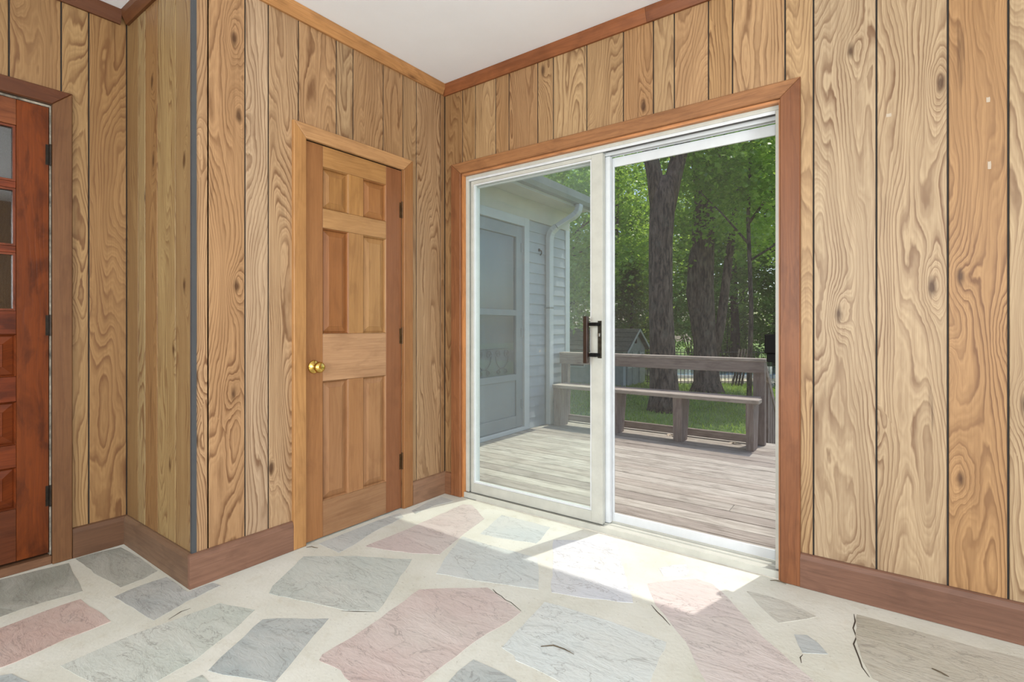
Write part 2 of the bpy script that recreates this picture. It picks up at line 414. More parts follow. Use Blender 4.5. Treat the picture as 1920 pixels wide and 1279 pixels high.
# ------------------------------------------------------------------ the room: floor
ZF = -0.015; ZC = 2.626; WT = 0.14
floor = box('floor', (-0.95, -5.2, ZF - 0.12), (5.1, 0.0, ZF), M['mortar'])
props(floor, 'cream mortar floor set with irregular grey, blue and pink flagstones', kind='structure')
SC = {'gg': (158, 170, 164), 'pk': (182, 154, 149), 'wg': (196, 206, 206), 'p2': (192, 174, 172), 'lb': (192, 196, 206), 'pb': (182, 192, 192),
      'bb': (180, 190, 192), 'p3': (184, 164, 161), 'g1': (158, 166, 166), 'd1': (112, 116, 104), 'd3': (128, 134, 134), 'rd': (166, 124, 112),
      'gl': (168, 178, 168), 'sl': (136, 148, 150), 'bl': (146, 158, 164), 'gt': (178, 176, 164), 'tn': (156, 150, 132)}
STONES = [
    ('gg', [(0.114,-1.071), (0.272,-0.948), (0.544,-0.791), (0.654,-0.974), (0.742,-1.120), (0.765,-1.168), (0.658,-1.237), (0.450,-1.299), (0.304,-1.341), (0.259,-1.301)]),
    ('pk', [(0.774,-0.962), (0.878,-0.870), (0.989,-0.783), (1.099,-0.816), (1.206,-0.850), (1.198,-0.979), (1.183,-1.082), (1.184,-1.348), (1.193,-1.415), (1.106,-1.479), (1.006,-1.466), (0.974,-1.464), (0.940,-1.452), (0.911,-1.454), (0.840,-1.465), (0.822,-1.441), (0.818,-1.276)]),
    ('wg', [(1.239,-0.738), (1.370,-0.721), (1.494,-0.709), (1.608,-0.707), (1.714,-0.709), (1.742,-0.937), (1.748,-1.048), (1.609,-1.089), (1.513,-1.090), (1.419,-1.086), (1.353,-1.090), (1.335,-1.073), (1.277,-1.064)]),
    ('p2', [(1.510,-0.365), (1.569,-0.294), (1.667,-0.199), (1.730,-0.204), (1.823,-0.296), (1.903,-0.393), (1.985,-0.493), (2.066,-0.566), (2.140,-0.629), (2.167,-0.703), (1.923,-0.908), (1.883,-0.837), (1.768,-0.669), (1.676,-0.576), (1.601,-0.506)]),
    ('lb', [(0.963,-0.220), (1.101,-0.127), (1.239,-0.074), (1.396,-0.334), (1.522,-0.540), (1.378,-0.607), (1.223,-0.660)]),
    ('pb', [(0.732,-0.824), (0.645,-0.655), (0.563,-0.456), (0.731,-0.460), (0.876,-0.444), (1.006,-0.433), (1.169,-0.673), (1.095,-0.701), (0.930,-0.761)]),
    ('bb', [(0.544,-0.101), (0.719,-0.092), (0.863,-0.089), (0.892,-0.199), (0.915,-0.303), (0.764,-0.350), (0.616,-0.383)]),
    ('p3', [(0.255,-0.831), (0.262,-0.538), (0.247,-0.101), (0.297,-0.075), (0.499,-0.204), (0.535,-0.374), (0.576,-0.543), (0.613,-0.679), (0.500,-0.747), (0.359,-0.799)]),
    ('g1', [(0.044,-0.947), (0.040,-0.758), (0.036,-0.630), (0.047,-0.422), (0.115,-0.455), (0.146,-0.693), (0.199,-0.864), (0.213,-0.950)]),
    ('g1', [(0.076,-0.358), (0.049,-0.210), (0.047,-0.078), (0.161,-0.093), (0.121,-0.215), (0.130,-0.383)]),
    ('d1', [(-0.713,-2.069), (-0.731,-1.958), (-0.712,-1.843), (-0.691,-1.740), (-0.487,-1.762), (-0.324,-1.780), (-0.343,-1.899), (-0.339,-2.018), (-0.339,-2.114)]),
    ('d1', [(-0.720,-1.709), (-0.720,-1.619), (-0.700,-1.540), (-0.533,-1.532), (-0.279,-1.530), (-0.245,-1.596), (-0.236,-1.678), (-0.434,-1.700)]),
    ('d3', [(-0.167,-1.721), (-0.187,-1.621), (-0.183,-1.530), (-0.025,-1.530), (0.030,-1.530), (0.030,-1.435), (0.081,-1.426), (0.103,-1.563), (0.150,-1.691), (-0.012,-1.703)]),
    ('rd', [(-0.251,-2.111), (-0.236,-2.034), (-0.252,-1.924), (-0.254,-1.804), (-0.109,-1.793), (0.031,-1.786), (0.033,-1.918), (0.060,-2.045), (0.059,-2.080), (0.055,-2.149)]),
    ('gl', [(0.200,-1.965), (0.190,-1.766), (0.220,-1.492), (0.379,-1.436), (0.455,-1.565), (0.515,-1.696), (0.532,-1.819), (0.550,-1.872), (0.453,-1.921), (0.354,-1.934)]),
    ('sl', [(0.465,-1.452), (0.551,-1.381), (0.656,-1.304), (0.705,-1.397), (0.753,-1.478), (0.791,-1.542), (0.824,-1.605), (0.714,-1.653), (0.603,-1.698), (0.538,-1.586)]),
    ('sl', [(0.104,-2.093), (0.127,-2.064), (0.229,-2.039), (0.294,-2.072), (0.219,-2.227)]),
    ('gl', [(0.605,-1.765), (0.609,-1.718), (0.677,-1.721), (0.790,-1.787), (0.720,-1.920), (0.596,-1.867)]),
    ('sl', [(1.240,-1.166), (1.329,-1.162), (1.407,-1.164), (1.474,-1.210), (1.430,-1.400), (1.307,-1.457), (1.252,-1.317), (1.237,-1.235)]),
    ('bl', [(2.059,-0.401), (2.096,-0.378), (2.134,-0.409), (2.165,-0.457), (2.096,-0.500)]),
    ('gt', [(1.861,-0.184), (1.938,-0.173), (2.013,-0.182), (2.112,-0.227), (2.056,-0.298), (2.004,-0.357), (1.934,-0.282)]),
    ('tn', [(2.230,-0.120), (2.379,-0.120), (2.522,-0.122), (2.680,-0.110), (2.776,-0.111), (2.693,-0.529), (2.482,-0.573), (2.287,-0.516), (2.259,-0.432), (2.232,-0.274)]),
    ('lb', [(1.500,-0.202), (1.542,-0.134), (1.589,-0.093), (1.616,-0.142), (1.623,-0.203), (1.543,-0.261)]),
    # beyond the picture's lower edge
    ('gl', [(1.56,-1.22), (1.86,-1.10), (2.02,-1.30), (1.84,-1.62), (1.58,-1.52)]),
    ('sl', [(2.24,-0.72), (2.66,-0.70), (2.72,-1.06), (2.40,-1.22), (2.14,-1.02)]),
    ('pk', [(2.86,-0.14), (3.30,-0.12), (3.36,-0.52), (2.98,-0.64), (2.82,-0.46)]),
    ('wg', [(2.90,-0.82), (3.34,-0.70), (3.40,-1.20), (3.02,-1.34)]),
    ('d3', [(0.92,-1.62), (1.40,-1.60), (1.46,-1.94), (1.08,-2.10), (0.88,-1.92)]),
    ('p3', [(0.36,-2.10), (0.78,-2.06), (0.90,-2.46), (0.50,-2.62), (0.30,-2.40)]),
    ('gg', [(-0.36,-2.26), (0.14,-2.36), (0.20,-2.76), (-0.30,-2.82)]),
    ('pb', [(1.62,-1.80), (2.06,-1.66), (2.24,-2.06), (1.80,-2.26), (1.54,-2.10)]),
    ('d1', [(2.22,-1.36), (2.60,-1.26), (2.78,-1.66), (2.40,-1.84)]),
]
def jag(poly, k=3, amp=0.004):
    """broken stone edges"""
    out = []
    n = len(poly); rr = random.Random(int(abs(poly[0][0] * 1000)) + n)
    for i in range(n):
        a = Vector(poly[i]); b = Vector(poly[(i + 1) % n]); d = b - a
        nn = Vector((-d.y, d.x)).normalized()
        kk = max(1, int(d.length / 0.045))
        for j in range(kk):
            p = a + d * (j / kk)
            if j: p = p + nn * rr.uniform(-amp, amp)
            out.append((p.x, p.y))
    return out
for k, poly in STONES:
    pts = [(x, y, ZF - 0.03) for x, y in jag(poly)]
    o = prism('flagstone', pts, (0, 0, 0.0308 + random.uniform(0, 0.0008)), M['stone'], floor, 0.0006, lin(tuple(v * 0.70 + m * 0.30 for v, m in zip(SC[k], (212, 212, 206)))))
CRACKS = [
    [(1.015,-0.781), (1.045,-0.797), (1.076,-0.803), (1.105,-0.816), (1.135,-0.818), (1.202,-0.844)],
    [(2.222,-0.124), (2.228,-0.180), (2.224,-0.234), (2.236,-0.290), (2.230,-0.343), (2.250,-0.429), (2.258,-0.470), (2.278,-0.512)],
    [(0.651,-1.246), (0.703,-1.213), (0.763,-1.171)],
    [(0.186,-1.656), (0.165,-1.606), (0.170,-1.575)],
    [(2.098,-0.509), (2.093,-0.530), (2.100,-0.560)],
    [(1.585,-0.512), (1.62,-0.545), (1.650,-0.567), (1.690,-0.603)],
]
for cr in CRACKS:
    bm = bmesh.new(); L = []; Rr = []
    for i, p in enumerate(cr):
        a = Vector(cr[max(i - 1, 0)]); b = Vector(cr[min(i + 1, len(cr) - 1)]); d = (b - a).normalized(); nn = Vector((-d.y, d.x))
        w = 0.0022 * (0.4 if i in (0, len(cr) - 1) else random.uniform(0.7, 1.3))
        L.append(bm.verts.new((p[0] + nn.x * w, p[1] + nn.y * w, ZF + 0.0006))); Rr.append(bm.verts.new((p[0] - nn.x * w, p[1] - nn.y * w, ZF + 0.0006)))
    for i in range(len(cr) - 1): bm.faces.new((L[i], Rr[i], Rr[i + 1], L[i + 1]))
    bm_obj('crack', bm, M['crack'], floor)

# ------------------------------------------------------------------ the room: panelled walls
GR = 0.006      # groove width
TH = 0.005      # plank thickness
YC = -1.501; XD = -0.749
def planks(wall, axis, fixed, face, edges, cols, holes, z0=ZF, z1=ZC):
    """axis 0: plank runs over x on plane y=fixed; axis 1: over y on plane x=fixed. face: sign of the room side"""
    for i in range(len(edges) - 1):
        a, b = sorted((edges[i], edges[i + 1])); a += GR / 2; b -= GR / 2
        poly = [(a, z0), (b, z0), (b, z1), (a, z1)]
        for h0, h1, zt in holes:
            if b <= h0 or a >= h1: continue
            if a >= h0 and b <= h1: poly = [(a, zt), (b, zt), (b, z1), (a, z1)]
            elif a < h0: poly = [(a, z0), (h0, z0), (h0, zt), (b, zt), (b, z1), (a, z1)]
            else: poly = [(a, zt), (h1, zt), (h1, z0), (b, z0), (b, z1), (a, z1)]
        pts = [(p, fixed, z) if axis == 0 else (fixed, p, z) for p, z in poly]
        vec = (0, face * TH, 0) if axis == 0 else (face * TH, 0, 0)
        prism('plank', pts, vec, M['panel'], wall, 0.0015, lin(soft(cols[i % len(cols)])))

# back wall (with the sliding door), room face y = 0
OX0, OX1, OZ = 0.148, 1.958, 2.033          # rough opening of the slider
wall_back = boxes('wall_back', [((-0.95, TH, ZF - 0.1), (OX0, WT, ZC)), ((OX1, TH, ZF - 0.1), (5.1, WT, ZC)), ((OX0, TH, OZ), (OX1, WT, ZC))], M['groove'])
props(wall_back, 'wood plank panelled wall around the sliding glass door', kind='structure')
EB = [0.0, 0.153, 0.259, 0.419, 0.519, 0.722, 0.825, 1.034, 1.242, 1.399, 1.502, 1.66, 1.764, 1.974, 2.078, 2.289, 2.5, 2.659, 2.80, 2.96, 3.06, 3.26, 3.42, 3.63, 3.73, 3.94, 4.10, 4.30, 4.46, 4.66, 4.9]
CB = [(172,128,78), (182,140,88), (196,156,104), (186,140,88), (188,142,92), (194,152,100), (202,164,112), (196,156,104), (188,140,88), (194,156,106), (202,156,104), (196,150,94), (204,160,108), (202,162,110), (196,168,128), (196,166,124), (190,142,88), (196,166,122), (190,150,104)]
planks(wall_back, 0, TH, -1, EB, CB, [(OX0, OX1, OZ)])

# closet wall (with the six-panel door), room face x = 0
DY0, DY1, DZ = -1.0, -0.366, 2.0            # closet door opening
wall_left = boxes('wall_left', [((-0.10, YC + TH, ZF - 0.1), (-TH, DY0, ZC)), ((-0.10, DY1, ZF - 0.1), (-TH, WT, ZC)), ((-0.10, DY0, DZ), (-TH, DY1, ZC))], M['groove'])
props(wall_left, 'wood plank panelled wall around the six-panel closet door', kind='structure')
EA = [YC, -1.44, -1.285, -1.178, -1.027, -0.813, -0.709, -0.504, -0.356, -0.249, -0.04, 0.0]
CA = [(200,156,108), (194,146,96), (208,174,134), (200,160,114), (198,152,102), (192,156,110), (186,142,94), (184,140,92), (190,150,102), (196,156,110), (176,132,84)]
planks(wall_left, 1, -TH, 1, EA, CA, [(DY0, DY1, DZ)])
# side of the closet bump-out, room face y = YC
wall_return = box('wall_closet_side', (XD - 0.001, YC + TH, ZF - 0.1), (-TH, YC + 0.10, ZC), M['groove'])
props(wall_return, 'narrow wood panelled side wall of the closet bump-out', kind='structure')
planks(wall_return, 0, YC + TH, -1, [XD, -0.6, -0.512, -0.366, -0.169, 0.0], [(158,124,74), (176,150,98), (164,122,70), (178,148,92), (164,132,82)], [])
# entry wall with the red door, room face x = XD
RY0, RY1, RZ = -2.612, -1.786, 2.075
wall_entry = boxes('wall_entry', [((XD - WT, -5.2, ZF - 0.1), (XD - TH, RY0, ZC)), ((XD - WT, RY1, ZF - 0.1), (XD - TH, YC + 0.1, ZC)), ((XD - WT, RY0, RZ), (XD - TH, RY1, ZC))], M['groove'])
props(wall_entry, 'wood plank panelled wall beside the red glazed door', kind='structure')
ED = [YC, -1.652, -1.753, -1.927, -2.08, -2.18, -2.38, -2.54, -2.64, -2.85, -3.0, -3.2, -3.3, -3.5, -3.66, -3.86, -3.96, -4.2, -4.36, -4.56, -4.72, -5.0]
planks(wall_entry, 1, XD - TH, 1, ED, [(168,124,72), (182,142,88), (170,128,78), (176,136,84), (164,122,74)], [(RY0, RY1, RZ)])

# walls behind the viewer, each with a wide window added for the fill light
def back_wall(name, axis, fixed, lo, hi, w0, w1, label):
    z0, z1 = 0.55, 2.3
    f0, f1 = fixed, fixed + (WT if fixed > 0 else -WT)
    rects = [(lo, w0, ZF - 0.1, ZC), (w1, hi, ZF - 0.1, ZC), (w0, w1, ZF - 0.1, z0), (w0, w1, z1, ZC)]
    L = []
    for a, b, c, d in rects:
        L.append(((a, f0, c), (b, f1, d)) if axis == 0 else ((f0, a, c), (f1, b, d)))
    return props(boxes(name, L, M['panel'], None, 0, lin((196, 154, 104))), label, kind='structure')
back_wall('wall_rear', 0, -5.04, -0.95, 5.1, 0.5, 3.4, 'panelled wall behind the viewer with an added wide window')
back_wall('wall_right', 1, 4.94, -5.2, WT, -4.1, -1.9, 'panelled wall right of the viewer with an added wide window')
def window(n, axis, fixed, w0, w1):  # unseen windows, added to go with the fill lamps
    z0, z1 = 0.55, 2.3
    P = (lambda a, d, z: (a, fixed + d, z)) if axis == 0 else (lambda a, d, z: (fixed + d, a, z))
    s = -1 if axis == 0 else 1
    e = props(empty('window_%d' % n, P((w0 + w1) / 2, 0, z0)), 'wide white framed window added behind the viewer for fill light', kind='structure')
    for k, (a, b, c, d) in enumerate(((w0, w1, z0, z0 + 0.06), (w0, w1, z1 - 0.06, z1), (w0, w0 + 0.06, z0 + 0.06, z1 - 0.06), (w1 - 0.06, w1, z0 + 0.06, z1 - 0.06), ((w0 + w1) / 2 - 0.03, (w0 + w1) / 2 + 0.03, z0 + 0.06, z1 - 0.06))):
        box('window_frame', P(a, s * 0.07, c), P(b, s * 0.12, d), M['white_trim'], e)
    box('pane', P(w0 + 0.06, s * 0.092, z0 + 0.06), P(w1 - 0.06, s * 0.098, z1 - 0.06), M['glass_plain'], e)
window(1, 0, -5.04, 0.5, 3.4)
window(2, 1, 4.94, -4.1, -1.9)

ceiling = box('ceiling', (-0.95, -5.2, ZC), (5.1, WT, ZC + 0.05), M['ceiling'])
props(ceiling, 'plain white painted ceiling', kind='structure')
roof = box('roof_slab', (-2.2, -5.6, ZC + 0.051), (5.5, 0.452, ZC + 0.20), M['shingle'])
props(roof, 'flat roof over the room with an overhanging eave', kind='structure')
box('fascia', (-0.56, 0.432, 2.60), (5.5, 0.452, ZC + 0.05), M['white_trim'], roof)

# ------------------------------------------------------------------ trim
TRIM = (176, 104, 58)
def crown(name, axis, fixed, face, a, b, col, label):
    """small crown strip: profile in (out, z)"""
    prof = [(0.0, 2.560), (0.012, 2.560), (0.018, 2.572), (0.030, 2.600), (0.034, ZC - 0.001), (0.0, ZC - 0.001)]
    pts = []
    for o, z in prof: pts.append((a, fixed + face * o, z) if axis == 0 else (fixed + face * o, a, z))
    vec = (b - a, 0, 0) if axis == 0 else (0, b - a, 0)
    o = prism(name, pts, vec, M['trim_x' if axis == 0 else 'trim_y'], None, 0, lin(col))
    return props(o, label, kind='structure')
crown('trim_1', 0, -0.0005, -1, 0.0, 1.37, (144, 88, 52), 'brown crown strip over the sliding door wall near the corner')
crown('trim_2', 0, -0.0005, -1, 1.371, 4.93, (130, 78, 46), 'brown crown strip over the right part of the sliding door wall')
crown('trim_3', 1, 0.0005, 1, YC - 0.034, -0.03, (184, 134, 84), 'light brown crown strip over the closet door wall')
crown('trim_4', 0, YC - 0.0005, -1, XD + 0.03, 0.0, (106, 68, 40), 'dark brown crown strip over the closet side wall')
crown('trim_5', 1, XD + 0.0005, 1, -5.0, YC - 0.03, (98, 60, 36), 'dark brown crown strip over the red door wall')

BH = 0.125
def baseboard(name, axis, fixed, face, a, b, col, label):
    prof = [(0.0, ZF + 0.001), (0.018, ZF + 0.001), (0.018, BH - 0.022), (0.013, BH - 0.004), (0.006, BH), (0.0, BH)]
    pts = [((a, fixed + face * o, z) if axis == 0 else (fixed + face * o, a, z)) for o, z in prof]
    vec = (b - a, 0, 0) if axis == 0 else (0, b - a, 0)
    o = prism(name, pts, vec, M['base_x' if axis == 0 else 'base_y'], None, 0, lin(col))
    return props(o, label, kind='structure')
baseboard('baseboard_back', 0, -0.0005, -1, 2.032, 4.93, (124, 90, 72), 'brown baseboard right of the sliding door')
baseboard('baseboard_back_corner', 0, -0.0005, -1, 0.019, 0.070, (134, 92, 64), 'short brown baseboard in the corner left of the sliding door')
baseboard('baseboard_left', 1, 0.0005, 1, YC - 0.018, -1.064, (136, 100, 80), 'brown baseboard left of the closet door')
baseboard('baseboard_left_corner', 1, 0.0005, 1, -0.293, -0.001, (150, 114, 88), 'short brown baseboard between closet door and corner')
baseboard('baseboard_closet_side', 0, YC - 0.0005, -1, XD + 0.019, 0.0, (124, 98, 76), 'brown baseboard along the closet side wall')
baseboard('baseboard_entry', 1, XD + 0.0005, 1, -1.716, YC - 0.001, (104, 74, 52), 'short dark brown baseboard right of the red door')

bm = bmesh.new()
add_prism(bm, [(0.001, YC + 0.014, BH), (0.004, YC + 0.014, BH), (0.004, YC - 0.004, BH), (-0.012, YC - 0.004, BH), (-0.012, YC - 0.001, BH), (0.001, YC - 0.001, BH)], (0, 0, 2.559 - BH))
props(bm_obj('trim_6', bm, M['strip']), 'dark grey corner strip on the edge of the closet bump-out', kind='structure')

def casing(name, axis, fixed, face, a0, a1, i0, i1, ztop, zin, zb, th, cols, label, mk='trim_'):
    """mitred door casing of three boards; a0/a1 outer, i0/i1 inner edges"""
    e = props(empty(name, (((a0 + a1) / 2, fixed, zb) if axis == 0 else (fixed, (a0 + a1) / 2, zb))), label, kind='structure')
    P = (lambda a, z: (a, fixed, z)) if axis == 0 else (lambda a, z: (fixed, a, z))
    vec = (0, face * th, 0) if axis == 0 else (face * th, 0, 0)
    h = M[mk + ('x' if axis == 0 else 'y')]; v = M[mk + 'z']; g = 0.0006
    prism('casing_board', [P(a0, zb), P(i0, zb), P(i0, zin), P(a0, ztop)], vec, v, e, 0.003, lin(cols[0]))
    prism('casing_board', [P(i1, zb), P(a1, zb), P(a1, ztop), P(i1, zin)], vec, v, e, 0.003, lin(cols[2]))
    prism('casing_board', [P(i0 + g, zin), P(i1 - g, zin), P(a1 - g, ztop), P(a0 + g, ztop)], vec, h, e, 0.003, lin(cols[1]))
    return e
casing('trim_7', 0, -0.0005, -1, 0.071, 2.033, 0.150, 1.957, 2.100, 2.032, ZF + 0.001, 0.019, [(142, 92, 58), (162, 114, 74), (134, 86, 54)], 'reddish brown mitred casing around the sliding door')
casing('trim_8', 1, 0.0005, 1, -1.063, -0.294, -0.997, -0.366, 2.063, 1.992, ZF + 0.001, 0.020, [(176, 130, 80), (190, 146, 100), (152, 106, 64)], 'light brown mitred casing around the closet door', 'door_')
casing('trim_9', 1, XD + 0.0005, 1, -2.682, -1.717, -2.612, -1.787, 2.143, 2.074, ZF + 0.001, 0.019, [(116, 82, 52), (96, 56, 32), (116, 82, 52)], 'dark brown mitred casing around the red door')
# wooden jamb lining of the slider opening
jl = props(empty('trim_10', (OX0, 0.0, ZF)), 'orange brown wooden lining of the sliding door opening', kind='structure')
box('lining_board', (OX0 + 0.0005, 0.0, ZF), (OX0 + 0.014, WT, OZ - 0.0145), M['trim_z'], jl, 0, lin((206, 140, 84)))
box('lining_board', (OX1 - 0.008, 0.0, ZF), (OX1 - 0.0005, WT, OZ - 0.0145), M['trim_z'], jl, 0, lin((196, 128, 76)))
box('lining_board', (OX0 + 0.0005, 0.0, OZ - 0.014), (OX1 - 0.0005, WT, OZ - 0.0005), M['trim_x'], jl, 0, lin((214, 150, 100)))

# ------------------------------------------------------------------ closet door (six panels)
d1 = props(empty('door_1', (-0.02, -0.685, ZF)), 'closed six-panel brown wooden closet door with brass knob', kind='structure')
YL = [-0.994, -0.893, -0.738, -0.642, -0.484, -0.3695]; ZL = [0.006 + ZF, 0.173, 0.785, 1.028, 1.569, 1.668, 1.881, 1.988]
FX0, FX1 = -0.034, 0.0           # door thickness in x
ST = (180, 122, 66)
def dbox(nm, y0, y1, z0, z1, mat, col): return box(nm, (FX0, y0 + 0.0004, z0 + 0.0004), (FX1, y1 - 0.0004, z1 - 0.0004), mat, d1, 0.0012, lin(col))
dbox('stile', YL[0], YL[1], ZL[0], ZL[7], M['door_z'], (153, 106, 65))
dbox('stile', YL[4], YL[5], ZL[0], ZL[7], M['door_z'], (134, 87, 56))
for (z0, z1, c) in ((ZL[0], ZL[1], (149, 112, 79)), (ZL[2], ZL[3], (179, 139, 102)), (ZL[4], ZL[5], (177, 135, 88)), (ZL[6], ZL[7], (172, 128, 78))):
    dbox('rail', YL[1], YL[4], z0, z1, M['door_y'], c)
for (z0, z1, c) in ((ZL[1], ZL[2], (160, 115, 74)), (ZL[3], ZL[4], (167, 124, 76)), (ZL[5], ZL[6], (167, 122, 71))):
    dbox('mullion', YL[2], YL[3], z0, z1, M['door_z'], c)
def raised_panel(parent, mat, col, x0, face, y0, y1, z0, z1, inset=0.036, rec=0.019, rise=0.011, back=0.03):
    """a field raised in the middle with sloped sides, set back in its frame; plane x = x0 is the frame face"""
    bm = bmesh.new()
    def ring(x, k): return [bm.verts.new((x, a, b)) for a, b in ((y0 + k, z0 + k), (y1 - k, z0 + k), (y1 - k, z1 - k), (y0 + k, z1 - k))]
    e = 0.0008
    r0 = ring(x0 - face * back, e); r1 = ring(x0 - face * 0.001, e); r1b = ring(x0 - face * 0.006, 0.005); r2 = ring(x0 - face * rec, 0.008)
    r3 = ring(x0 - face * (rec - 0.0015), 0.010); r4 = ring(x0 - face * (rec - rise), inset); r5 = ring(x0 - face * (rec - rise - 0.0018), inset + 0.002)
    seq = [r0, r1, r1b, r2, r3, r4, r5]
    for a, b in zip(seq, seq[1:]):
        for k in range(4): bm.faces.new((a[k], a[(k + 1) % 4], b[(k + 1) % 4], b[k]))
    bm.faces.new(r5); bm.faces.new(list(reversed(r0)))
    return bm_obj('panel', bm, mat, parent, lin(col))
PCOL = {(0, 0): (154, 112, 75), (0, 1): (161, 119, 80), (1, 0): (147, 96, 54), (1, 1): (169, 128, 81), (2, 0): (162, 118, 69), (2, 1): (158, 108, 63)}
for i, (z0, z1) in enumerate(((ZL[1], ZL[2]), (ZL[3], ZL[4]), (ZL[5], ZL[6]))):
    raised_panel(d1, M['door_z'], PCOL[(i, 0)], FX1, 1, YL[1], YL[2], z0, z1)
    raised_panel(d1, M['door_z'], PCOL[(i, 1)], FX1, 1, YL[3], YL[4], z0, z1)
kn = lathe('knob', (FX1, -0.945, 0.862), (1, 0, 0), [(0.0, 0.031), (0.003, 0.0335), (0.007, 0.031), (0.010, 0.018), (0.016, 0.0115), (0.030, 0.0115), (0.034, 0.016), (0.039, 0.0245), (0.046, 0.0275), (0.054, 0.0275), (0.061, 0.024), (0.066, 0.016), (0.068, 0.004)], M['brass'], d1)
for z in (1.753, 1.009, 0.266):
    bm = bmesh.new()
    add_tube(bm, [(0.006, -0.3665, z - 0.046), (0.006, -0.3665, z + 0.046)], 0.0055, 10)
    add_tube(bm, [(0.006, -0.3665, z + 0.046), (0.006, -0.3665, z + 0.052)], 0.0068, 10)
    add_box(bm, (0.0005, -0.386, z - 0.045), (0.0025, -0.372, z + 0.045))
    bm_obj('hinge', bm, M['hinge'], d1)

# ------------------------------------------------------------------ red glazed door
d2 = props(empty('door_2', (XD - 0.02, -2.2, ZF)), 'reddish brown wooden door with glass panes above carved panels', kind='structure')
GX0, GX1 = XD - 0.055, XD - 0.012
ys = [-2.606, -2.498, -1.902, -1.794]
zr = [0.034, 0.265, 0.447, 0.546, 0.735, 0.845, 1.031, 1.133, 1.948, 2.062]
def rbox(nm, y0, y1, z0, z1, mat, col, par=None, x1=None): return box(nm, (GX0, y0 + 0.0004, z0 + 0.0004), (GX1 if x1 is None else x1, y1 - 0.0004, z1 - 0.0004), mat, par or d2, 0.0012, lin(col))
rbox('stile', ys[2], ys[3], zr[0], zr[9], M['red_z'], (116, 56, 20))
rbox('stile', ys[0], ys[1], zr[0], zr[9], M['red_z'], (106, 50, 20))
for z0, z1, c in ((zr[0], zr[1], (94, 50, 28)), (zr[2], zr[3], (110, 50, 20)), (zr[4], zr[5], (110, 48, 20)), (zr[6], zr[7], (102, 46, 22)), (zr[8], zr[9], (128, 74, 44))):
    rbox('rail', ys[1], ys[2], z0, z1, M['red_y'], c)
for z0, z1 in ((zr[1], zr[2]), (zr[3], zr[4]), (zr[5], zr[6])):
    for k in range(3):
        w = (ys[2] - ys[1]) / 3
        raised_panel(d2, M['red_y'], (112, 52, 22), GX1, 1, ys[1] + k * w, ys[1] + (k + 1) * w, z0, z1, 0.042, 0.016, 0.010, 0.03)
for z in (1.403, 1.686):
    rbox('muntin', ys[1], ys[2], z - 0.0145, z + 0.0145, M['red_y'], (126, 60, 34), None, GX1 - 0.006)
bands = [(zr[7], 1.403 - 0.0145), (1.403 + 0.0145, 1.686 - 0.0145), (1.686 + 0.0145, zr[8])]
for k in (1, 2):
    y = ys[1] + (ys[2] - ys[1]) * k / 3
    for z0, z1 in bands: rbox('muntin', y - 0.0135, y + 0.0135, z0, z1, M['red_z'], (126, 60, 34), None, GX1 - 0.006)
for k in range(3):
    w = (ys[2] - ys[1]) / 3
    for z0, z1 in bands:
        y0, y1 = ys[1] + k * w + (0.0135 if k else 0), ys[1] + (k + 1) * w - (0.0135 if k < 2 else 0)
        p = box('pane', (GX0 + 0.018, y0 + 0.001, z0 + 0.001), (GX0 + 0.022, y1 - 0.001, z1 - 0.001), M['glass_dark'], d2)
        boxes('glazing_bead', [((GX0 + 0.0225, y0 + 0.001, z0 + 0.001), (GX1 - 0.007, y0 + 0.010, z1 - 0.001)), ((GX0 + 0.0225, y1 - 0.010, z0 + 0.001), (GX1 - 0.007, y1 - 0.001, z1 - 0.001)),
              ((GX0 + 0.0225, y0 + 0.010, z0 + 0.001), (GX1 - 0.007, y1 - 0.010, z0 + 0.010)), ((GX0 + 0.0225, y0 + 0.010, z1 - 0.010), (GX1 - 0.007, y1 - 0.010, z1 - 0.001))], M['red_z'], p, 0, lin((120, 62, 38)))
for z in (1.846, 1.07, 0.294):
    bm = bmesh.new()
    add_tube(bm, [(XD - 0.004, -1.7895, z - 0.048), (XD - 0.004, -1.7895, z + 0.048)], 0.0062, 10)
    add_box(bm, (XD - 0.0115, -1.806, z - 0.046), (XD - 0.0095, -1.792, z + 0.046))
    bm_obj('hinge', bm, M['hinge_dark'], d2)
lathe('knob', (GX1, -2.56, 0.96), (1, 0, 0), [(0.0, 0.03), (0.006, 0.031), (0.009, 0.012), (0.03, 0.012), (0.036, 0.022), (0.05, 0.027), (0.062, 0.02), (0.066, 0.004)], M['brass'], d2)
ds = props(empty('trim_11', (XD - 0.02, -2.2, ZF)), 'worn dark jamb and sill strips around the red door', kind='structure')
box('sill_strip', (XD - WT, RY0 + 0.001, ZF), (XD + 0.006, RY1 - 0.001, 0.022), M['base_y'], ds, 0.003, lin((122, 86, 60)))
box('jamb_strip', (XD - 0.06, RY1 - 0.0055, 0.0225), (XD - 0.014, RY1 - 0.0008, RZ - 0.001), M['weather'], ds)
box('jamb_strip', (XD - 0.06, RY0 + 0.0008, 0.0225), (XD - 0.014, RY0 + 0.0045, RZ - 0.001), M['weather'], ds)
box('jamb_strip', (XD - 0.06, RY0 + 0.005, RZ - 0.0105), (XD - 0.014, RY1 - 0.006, RZ - 0.001), M['weather'], ds)
